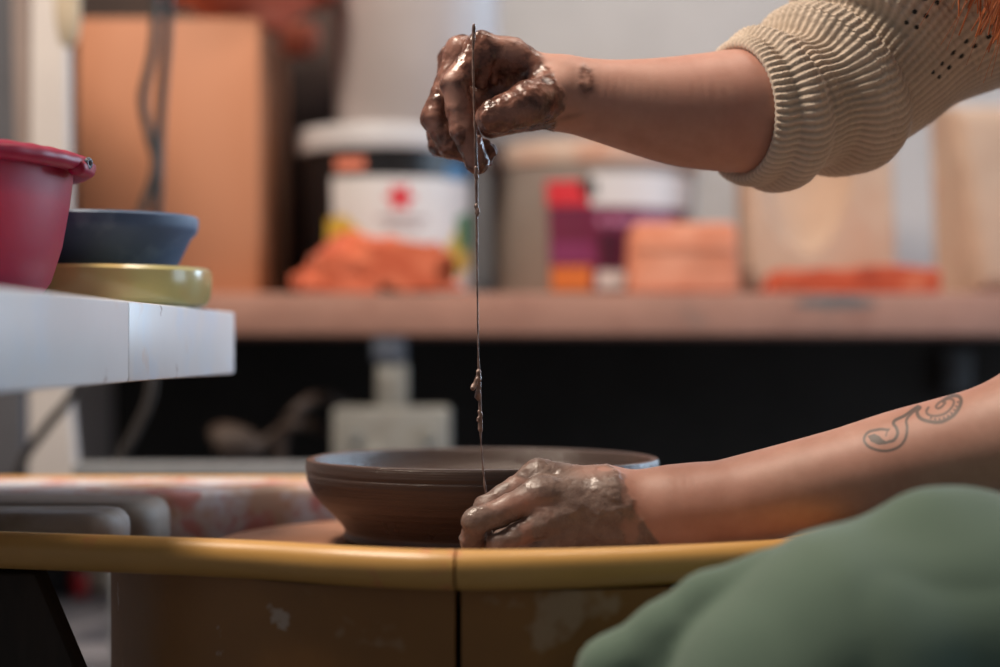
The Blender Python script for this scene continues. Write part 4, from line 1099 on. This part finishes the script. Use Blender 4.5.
def fsw(p, bc, br):
    a = sweater_g.d(p, bc, br)
    if a is None: return None
    return np.maximum(a + (fbm(p, 16, 2) - .5) * .012, -(neck_cut.d(p) - .004))
sv, sf = surface_nets(fsw, np.arange(.25, .86, .005), np.arange(.84, 1.50, .005), np.arange(z(-.39), z(.50), .005))
sv, sf = largest(sv, sf); sv = relax(sv, sf, 1, .4)
sw = fast_mesh('sweater', sv, sf, M_kn, person)
ax_ = R_sh - R_elb; ax_ /= np.linalg.norm(ax_)
set_attr(sw, 'rib', .5 + .5 * np.sin(sv[:, 1] / .0055 * 2 * PI)); set_attr(sw, 'row', sv[:, 2] / .004); set_attr(sw, 'eyelet', np.zeros(len(sv)))
# tube path: photo positions of the sleeve's centre line with its radius
path = [(738, 112, 1.221, 64), (752, 111, 1.223, 66), (775, 108, 1.227, 68), (800, 101, 1.232, 70), (822, 94, 1.238, 72), (845, 84, 1.243, 78), (868, 66, 1.247, 84), (890, 42, 1.250, 93), (918, 6, 1.256, 122), (948, -36, 1.265, 156), (982, -82, 1.278, 180), (1022, -120, 1.29, 136)]
cen = np.array(catmull([P(x, y, d) for x, y, d, r in path], 30)); rad_ = np.array(catmull([np.array([px_(r, d)]) for x, y, d, r in path], 30))[:, 0]
seglen = np.r_[0, np.cumsum(np.linalg.norm(np.diff(cen, axis=0), axis=1))]
N1, N2 = 330, 600
S_ = np.linspace(0, seglen[-1], N1)
Cn = np.stack([np.interp(S_, seglen, cen[:, i]) for i in range(3)], 1); Rd_ = np.interp(S_, seglen, rad_)
Tn = np.gradient(Cn, axis=0); Tn /= np.linalg.norm(Tn, axis=1, keepdims=True)
U = np.tile(np.array([0, -1.0, 0]), (N1, 1)); U -= (U * Tn).sum(1, keepdims=True) * Tn; U /= np.linalg.norm(U, axis=1, keepdims=True)   # towards the viewer
W = np.cross(Tn, U); W *= np.sign(W[:, 2:3])                                                                                             # upwards
ph = np.linspace(0, 2 * PI, N2, endpoint=False)
cph, sph = np.cos(ph)[None], np.sin(ph)[None]
S2 = S_[:, None] + 0 * ph[None]
q = np.stack([np.cos(ph) * 1.3, np.sin(ph) * 1.3, 0 * ph], 1)
wob1 = (fbm(q + 11, 1.3, 2) - .5)[None]; wob2 = (fbm(q + 31, 1.5, 2) - .5)[None]
mm = 1.25 / FPX      # metres per photo pixel at the sleeve
def roll(c, w, a, wv=0):
    x = (S2 / mm - c - wv * 14) / w
    return a * mm * np.sqrt(np.clip(1 - x * x, 0, 1)) ** 1.0
up_, lo_w = np.clip(.5 + .5 * cph, 0, 1), np.clip(.5 - .5 * cph, 0, 1)
fold = np.maximum.reduce([roll(7, 11, 9), roll(29, 14, 16, wob1), roll(54, 12, 9, wob2) * (.35 + .65 * up_), roll(95, 26, 22, wob2) * (1 - .3 * lo_w), roll(72, 9, 6, wob1) * lo_w])
fold = fold - 8 * mm * np.exp(-((S2 / mm - 64) / 9) ** 2) - 8 * mm * np.exp(-((S2 / mm - 127 - wob1 * 14) / 9) ** 2)
fold = np.maximum(fold, roll(172, 22, 22, wob2) * np.clip(1.3 * cph + .45 * sph, 0, 1))
k5 = np.array([1, 2, 3, 2, 1.0]) / 9
for _ in range(2): fold = np.apply_along_axis(lambda c: np.convolve(np.pad(c, 2, mode='edge'), k5, mode='valid'), 0, fold)
RBN = 66
ribw = np.cos(ph * RBN)[None] + 0 * S2
amp = np.interp(S_ / mm, [0, 100, 170, 260], [.0008, .0008, .0005, .00025])[:, None]
rr = Rd_[:, None] + fold + amp * ribw
# fold planes lean: the side facing the viewer is pushed towards the elbow, the top towards the hand
sh = (np.interp(S_ / mm, [0, 60, 140, 240, 400], [14, 14, 10, 4, 0]) * mm)[:, None] * np.clip(sph, -.6, 1) + (np.interp(S_ / mm, [0, 30, 90, 150, 260, 400], [-2, -9, -14, -6, 2, 0]) * mm)[:, None] * cph
pos = Cn[:, None] + rr[..., None] * (cph[..., None] * W[:, None] + 1.13 * sph[..., None] * U[:, None]) + sh[..., None] * Tn[:, None]
# cuff turns in over the forearm
pre = []
for k, (ds, dr) in enumerate(((.030, -.004), (.016, -.006), (.006, -.008), (.0005, -.008), (-.002, -.0045), (-.0018, -.0015))):
    rin = rr[0][:, None] + dr
    pre.append(Cn[0] + rin * (np.cos(ph)[:, None] * W[0] + 1.13 * np.sin(ph)[:, None] * U[0]) + sh[0][:, None] * Tn[0] + Tn[0] * ds)
allp = np.concatenate([np.array(pre), pos], 0); n1 = len(allp)
vid = np.arange(n1 * N2).reshape(n1, N2)
fq = np.stack([vid[:-1], np.roll(vid, -1, 1)[:-1], np.roll(vid, -1, 1)[1:], vid[1:]], -1).reshape(-1, 4)
flat = allp.reshape(-1, 3)
sl = fast_mesh('rolled_sleeve', flat, fq, M_kn, sw)
ribv = np.concatenate([np.repeat((.5 + .5 * ribw[:1]), len(pre), 0), .5 + .5 * ribw], 0)
srow = np.concatenate([np.zeros(len(pre)), S_])[:, None] + 0 * ph[None]
set_attr(sl, 'rib', ribv.ravel()); set_attr(sl, 'row', (srow / .0042).ravel())
eye = np.zeros((n1, N2))
for (pc, s0, s1) in ((PI / 2 - .02, 158, 330), (PI / 2 - .62, 205, 360), (PI / 2 + .62, 150, 330), (PI / 2 - 1.25, 200, 360)):
    for row_i, sc_ in enumerate(np.arange(s0, s1, 12.5)):
        for off, lag in ((-.055, 0), (.055, 4)):
            d2 = ((srow / mm - sc_ - lag) / 2.4) ** 2 + ((((ph[None] - pc - off + PI) % (2 * PI)) - PI) / .026) ** 2
            eye = np.maximum(eye, sstep(1.3, .5, d2))
set_attr(sl, 'eyelet', eye.ravel())
fn = vert_normals(flat, fq); rs = np.random.RandomState(3)
pick = rs.choice(np.arange(len(pre) * N2, len(flat)), 12000, replace=False)
b0 = flat[pick] - fn[pick] * .0003
dirn = fn[pick] + rs.normal(0, .55, (len(pick), 3)); dirn /= np.linalg.norm(dirn, axis=1, keepdims=True)
side = np.cross(dirn, rs.normal(0, 1, (len(pick), 3))); side /= np.linalg.norm(side, axis=1, keepdims=True)
ln = rs.uniform(.0012, .0036, (len(pick), 1)); wd = .00006
mid = b0 + dirn * ln * .55; tipf = b0 + dirn * ln + side * ln * .25
fv = np.stack([b0 - side * wd, b0 + side * wd, mid + side * wd, mid - side * wd, tipf + side * wd * .5, tipf - side * wd * .5], 1).reshape(-1, 3)
bi_ = np.arange(len(pick))[:, None] * 6
ff = np.concatenate([bi_ + np.array([[0, 1, 2, 3]]), bi_ + np.array([[3, 2, 4, 5]])], 0)
M_fuzz = speckled('wool_fuzz', S(206, 190, 170), S(222, 206, 188), scale=30, rough=.9)
fz_o = fast_mesh('wool_fuzz', fv, ff, M_fuzz, sw); tag(fz_o, kind='stuff')
# ---- hair: cap with loose ginger locks hanging past the face
M_hair = NT('ginger_hair')
M_hair.set(Base_Color=M_hair.ramp(M_hair.noise(60, 3), [(.3, S(170, 84, 34)), (.7, S(214, 120, 58))]), Roughness=.45, Sheen_Weight=.2); M_hair = M_hair.m
rg = random.Random(11); hv, hf = [], []
def strand(p0, p1, sag, r, curl):
    n = 12; a = rg.uniform(0, 6.28); path_ = []
    for i in range(n):
        t_ = i / (n - 1); p = p0 * (1 - t_) + p1 * t_ + np.array([sag * math.sin(PI * t_), 0, 0])
        p = p + curl * t_ * np.array([math.cos(a + 9 * t_), math.sin(a + 9 * t_), .3 * math.sin(a + 5 * t_)])
        path_.append(p)
    tube_geo(path_, [r * (1 - .6 * (i / (n - 1)) ** 2) for i in range(n)], 4, hv, hf)
for i in range(760):
    a, b = rg.uniform(-1, 1), rg.uniform(0, 1)
    root = hp(-.01 - .07 * b, a * .085, .07 - .05 * abs(a)) + np.array([0, 0, .01])
    tx = .303 + .13 * rg.random(); tip = V(tx, 1.08 + .10 * rg.random(), .201 + max(0, .318 - tx) * 1.2 + .06 * rg.random() ** 1.5)
    if i % 9 == 0: tip = tip + np.array([-.03 * rg.random(), 0, -.035 * rg.random()])
    strand(root, tip, -.015 + .03 * rg.random(), .0013 if i % 9 else .00035, .008)
hair = mesh_obj('hair', hv, hf, M_hair, person); tag(hair, kind='stuff')
capg = Group([Seg(hp(-.03, 0, .035), hp(-.01, 0, .035), .096, .088)], .02)
def fcap(p, bc, br):
    d = capg.d(p, bc, br)
    if d is None: return None
    q = p - HC
    return np.maximum(d + (fbm(p * np.array([1, 3, 1]), 40, 2) - .5) * .01, np.maximum((q @ fd) - .045, -(q @ ud) - .06))
v, f = surface_nets(fcap, np.arange(.27, .56, .005), np.arange(1.02, 1.26, .005), np.arange(z(.33), z(.60), .005))
fast_mesh('hair_cap', v, f, M_hair, hair)

# ================================================================== the cutting wire
M_wire = NT('clay_coated_wire')
M_wire.set(Base_Color=M_wire.ramp(M_wire.noise(160, 3), [(.35, S(92, 70, 62)), (.7, S(150, 126, 116))]), Roughness=.3, Metallic=.1, Normal=M_wire.bump(M_wire.noise(500, 3), .5, .001)); M_wire = M_wire.m
wp = [(474, 24, 1.166), (473, 60, 1.163), (474, 100, 1.161), (475.5, 140, 1.162), (476.5, 180, 1.166), (477, 250, 1.166), (478, 340, 1.163), (479.5, 385, 1.160), (481, 440, 1.156), (484, 478, 1.153), (487.5, 502, 1.1500)]
wpath = catmull([P(*p) for p in wp], 40)
prj = np.array([333.5 - ((p[2] - ZC) * CP - p[1] * SP) / (p[1] * CP) * FPX for p in wpath])
base_r = np.interp(prj, [20, 28, 45, 60, 100, 165, 180, 230, 300, 355, 372, 400, 432, 445, 480, 488, 505], [1.3, 2.1, 1.9, 1.5, 1.6, 2.0, 1.9, 1.5, 1.1, 1.0, 1.7, 1.9, 1.6, 1.0, 1.0, 2.0, 1.9]) * .82 * 1.16 / FPX
lump = np.array([1 + .35 * (fbm(np.array([[0, 0, p * .012]]), 12, 2)[0] - .5) * 2 for p in prj])
wire = thing('cutting_wire', wpath[-1], 'clay coated cutting wire held taut between both hands before the bowl', 'wire')
tube('strand', wpath, base_r * lump, M_wire, wire, nseg=12)
def clump(name, pts, k=.001, h=.0006):
    g = Group([Seg(P(*a), P(*b), r0 * 1.16 / FPX, r1 * 1.16 / FPX) for a, b, r0, r1 in pts], k)
    def fcl(p, bc, br):
        d = g.d(p, bc, br)
        return None if d is None else d + (fbm(p, 420, 2) - .5) * .0016
    lo_, hi_ = g.c - g.r - .003, g.c + g.r + .003
    v, f = surface_nets(fcl, *[np.arange(lo_[i], hi_[i], h) for i in range(3)])
    fast_mesh(name, v, f, M_wire, wire)
clump('clay_clump', [((478.5, 372, 1.1595), (479, 398, 1.159), 2.6, 2.6), ((477, 380, 1.158), (473, 388, 1.156), 2.6, 2.4), ((478, 392, 1.158), (476.5, 397, 1.157), 2.4, 1.6)])
clump('clay_clump', [((480, 412, 1.158), (480.5, 430, 1.157), 2.2, 2.0), ((479, 418, 1.157), (477.5, 421, 1.156), 1.6, 1.2)])
clump('clay_clump', [((476.6, 205, 1.165), (477, 214, 1.165), 2.2, 2.4), ((478, 210, 1.164), (478.6, 213, 1.164), 1.8, 1.6)])
clump('clay_clump', [((476, 168, 1.164), (476.3, 178, 1.165), 2.6, 2.4)])
# ================================================================== light, camera, look
def area(name, loc, target, size, size_y, energy, color):
    l = bpy.data.lights.new(name, 'AREA'); l.shape = 'RECTANGLE'; l.size = size; l.size_y = size_y
    l.energy = energy; l.color = color
    o = bpy.data.objects.new(name, l); COL.objects.link(o); o.location = loc
    o.rotation_euler = (Vector(target) - Vector(loc)).to_track_quat('-Z', 'Y').to_euler()
    return o
area('window_daylight', (WX + .12, 1.4, 1.15), (0, 1.4, 1.15), 1.9, 1.4, 45, (.62, .80, 1.0))
area('window_daylight', ((BX0 + BX1) / 2, WY + .12, (BZ0 + BZ1) / 2), (1.2, 0, 1.2), .8, 1.15, 75, (.58, .78, 1.0))
area('ceiling_lamp', (-.75, 1.15, 2.35), (-.05, 1.35, ZC), .55, .35, 44, (1.0, .85, .70))
area('ceiling_lamp', (.55, 1.75, 2.6), (.2, 2.4, ZC), .9, .3, 16, (1.0, .86, .74))
w = bpy.data.worlds.new('room_ambient'); SC.world = w; w.use_nodes = True
w.node_tree.nodes['Background'].inputs[0].default_value = (.92, .96, 1.0, 1)
w.node_tree.nodes['Background'].inputs[1].default_value = .12
cam = bpy.data.cameras.new('camera'); co = bpy.data.objects.new('camera', cam); COL.objects.link(co)
cam.sensor_width = 36.0; cam.sensor_fit = 'HORIZONTAL'; cam.lens = FPX / 1000 * 36.0
co.location = (0, 0, ZC); co.rotation_euler = (PI / 2 + PITCH, 0, 0)
cam.clip_start = .05; cam.clip_end = 50
cam.dof.use_dof = True; cam.dof.focus_distance = 1.15; cam.dof.aperture_fstop = cam.lens / 1000 / .025 ; cam.dof.aperture_blades = 0
SC.camera = co
SC.view_settings.view_transform = 'Standard'; SC.view_settings.look = 'None'
SC.view_settings.gamma = 1.0; SC.view_settings.use_curve_mapping = False
SC.view_settings.exposure = 0.0
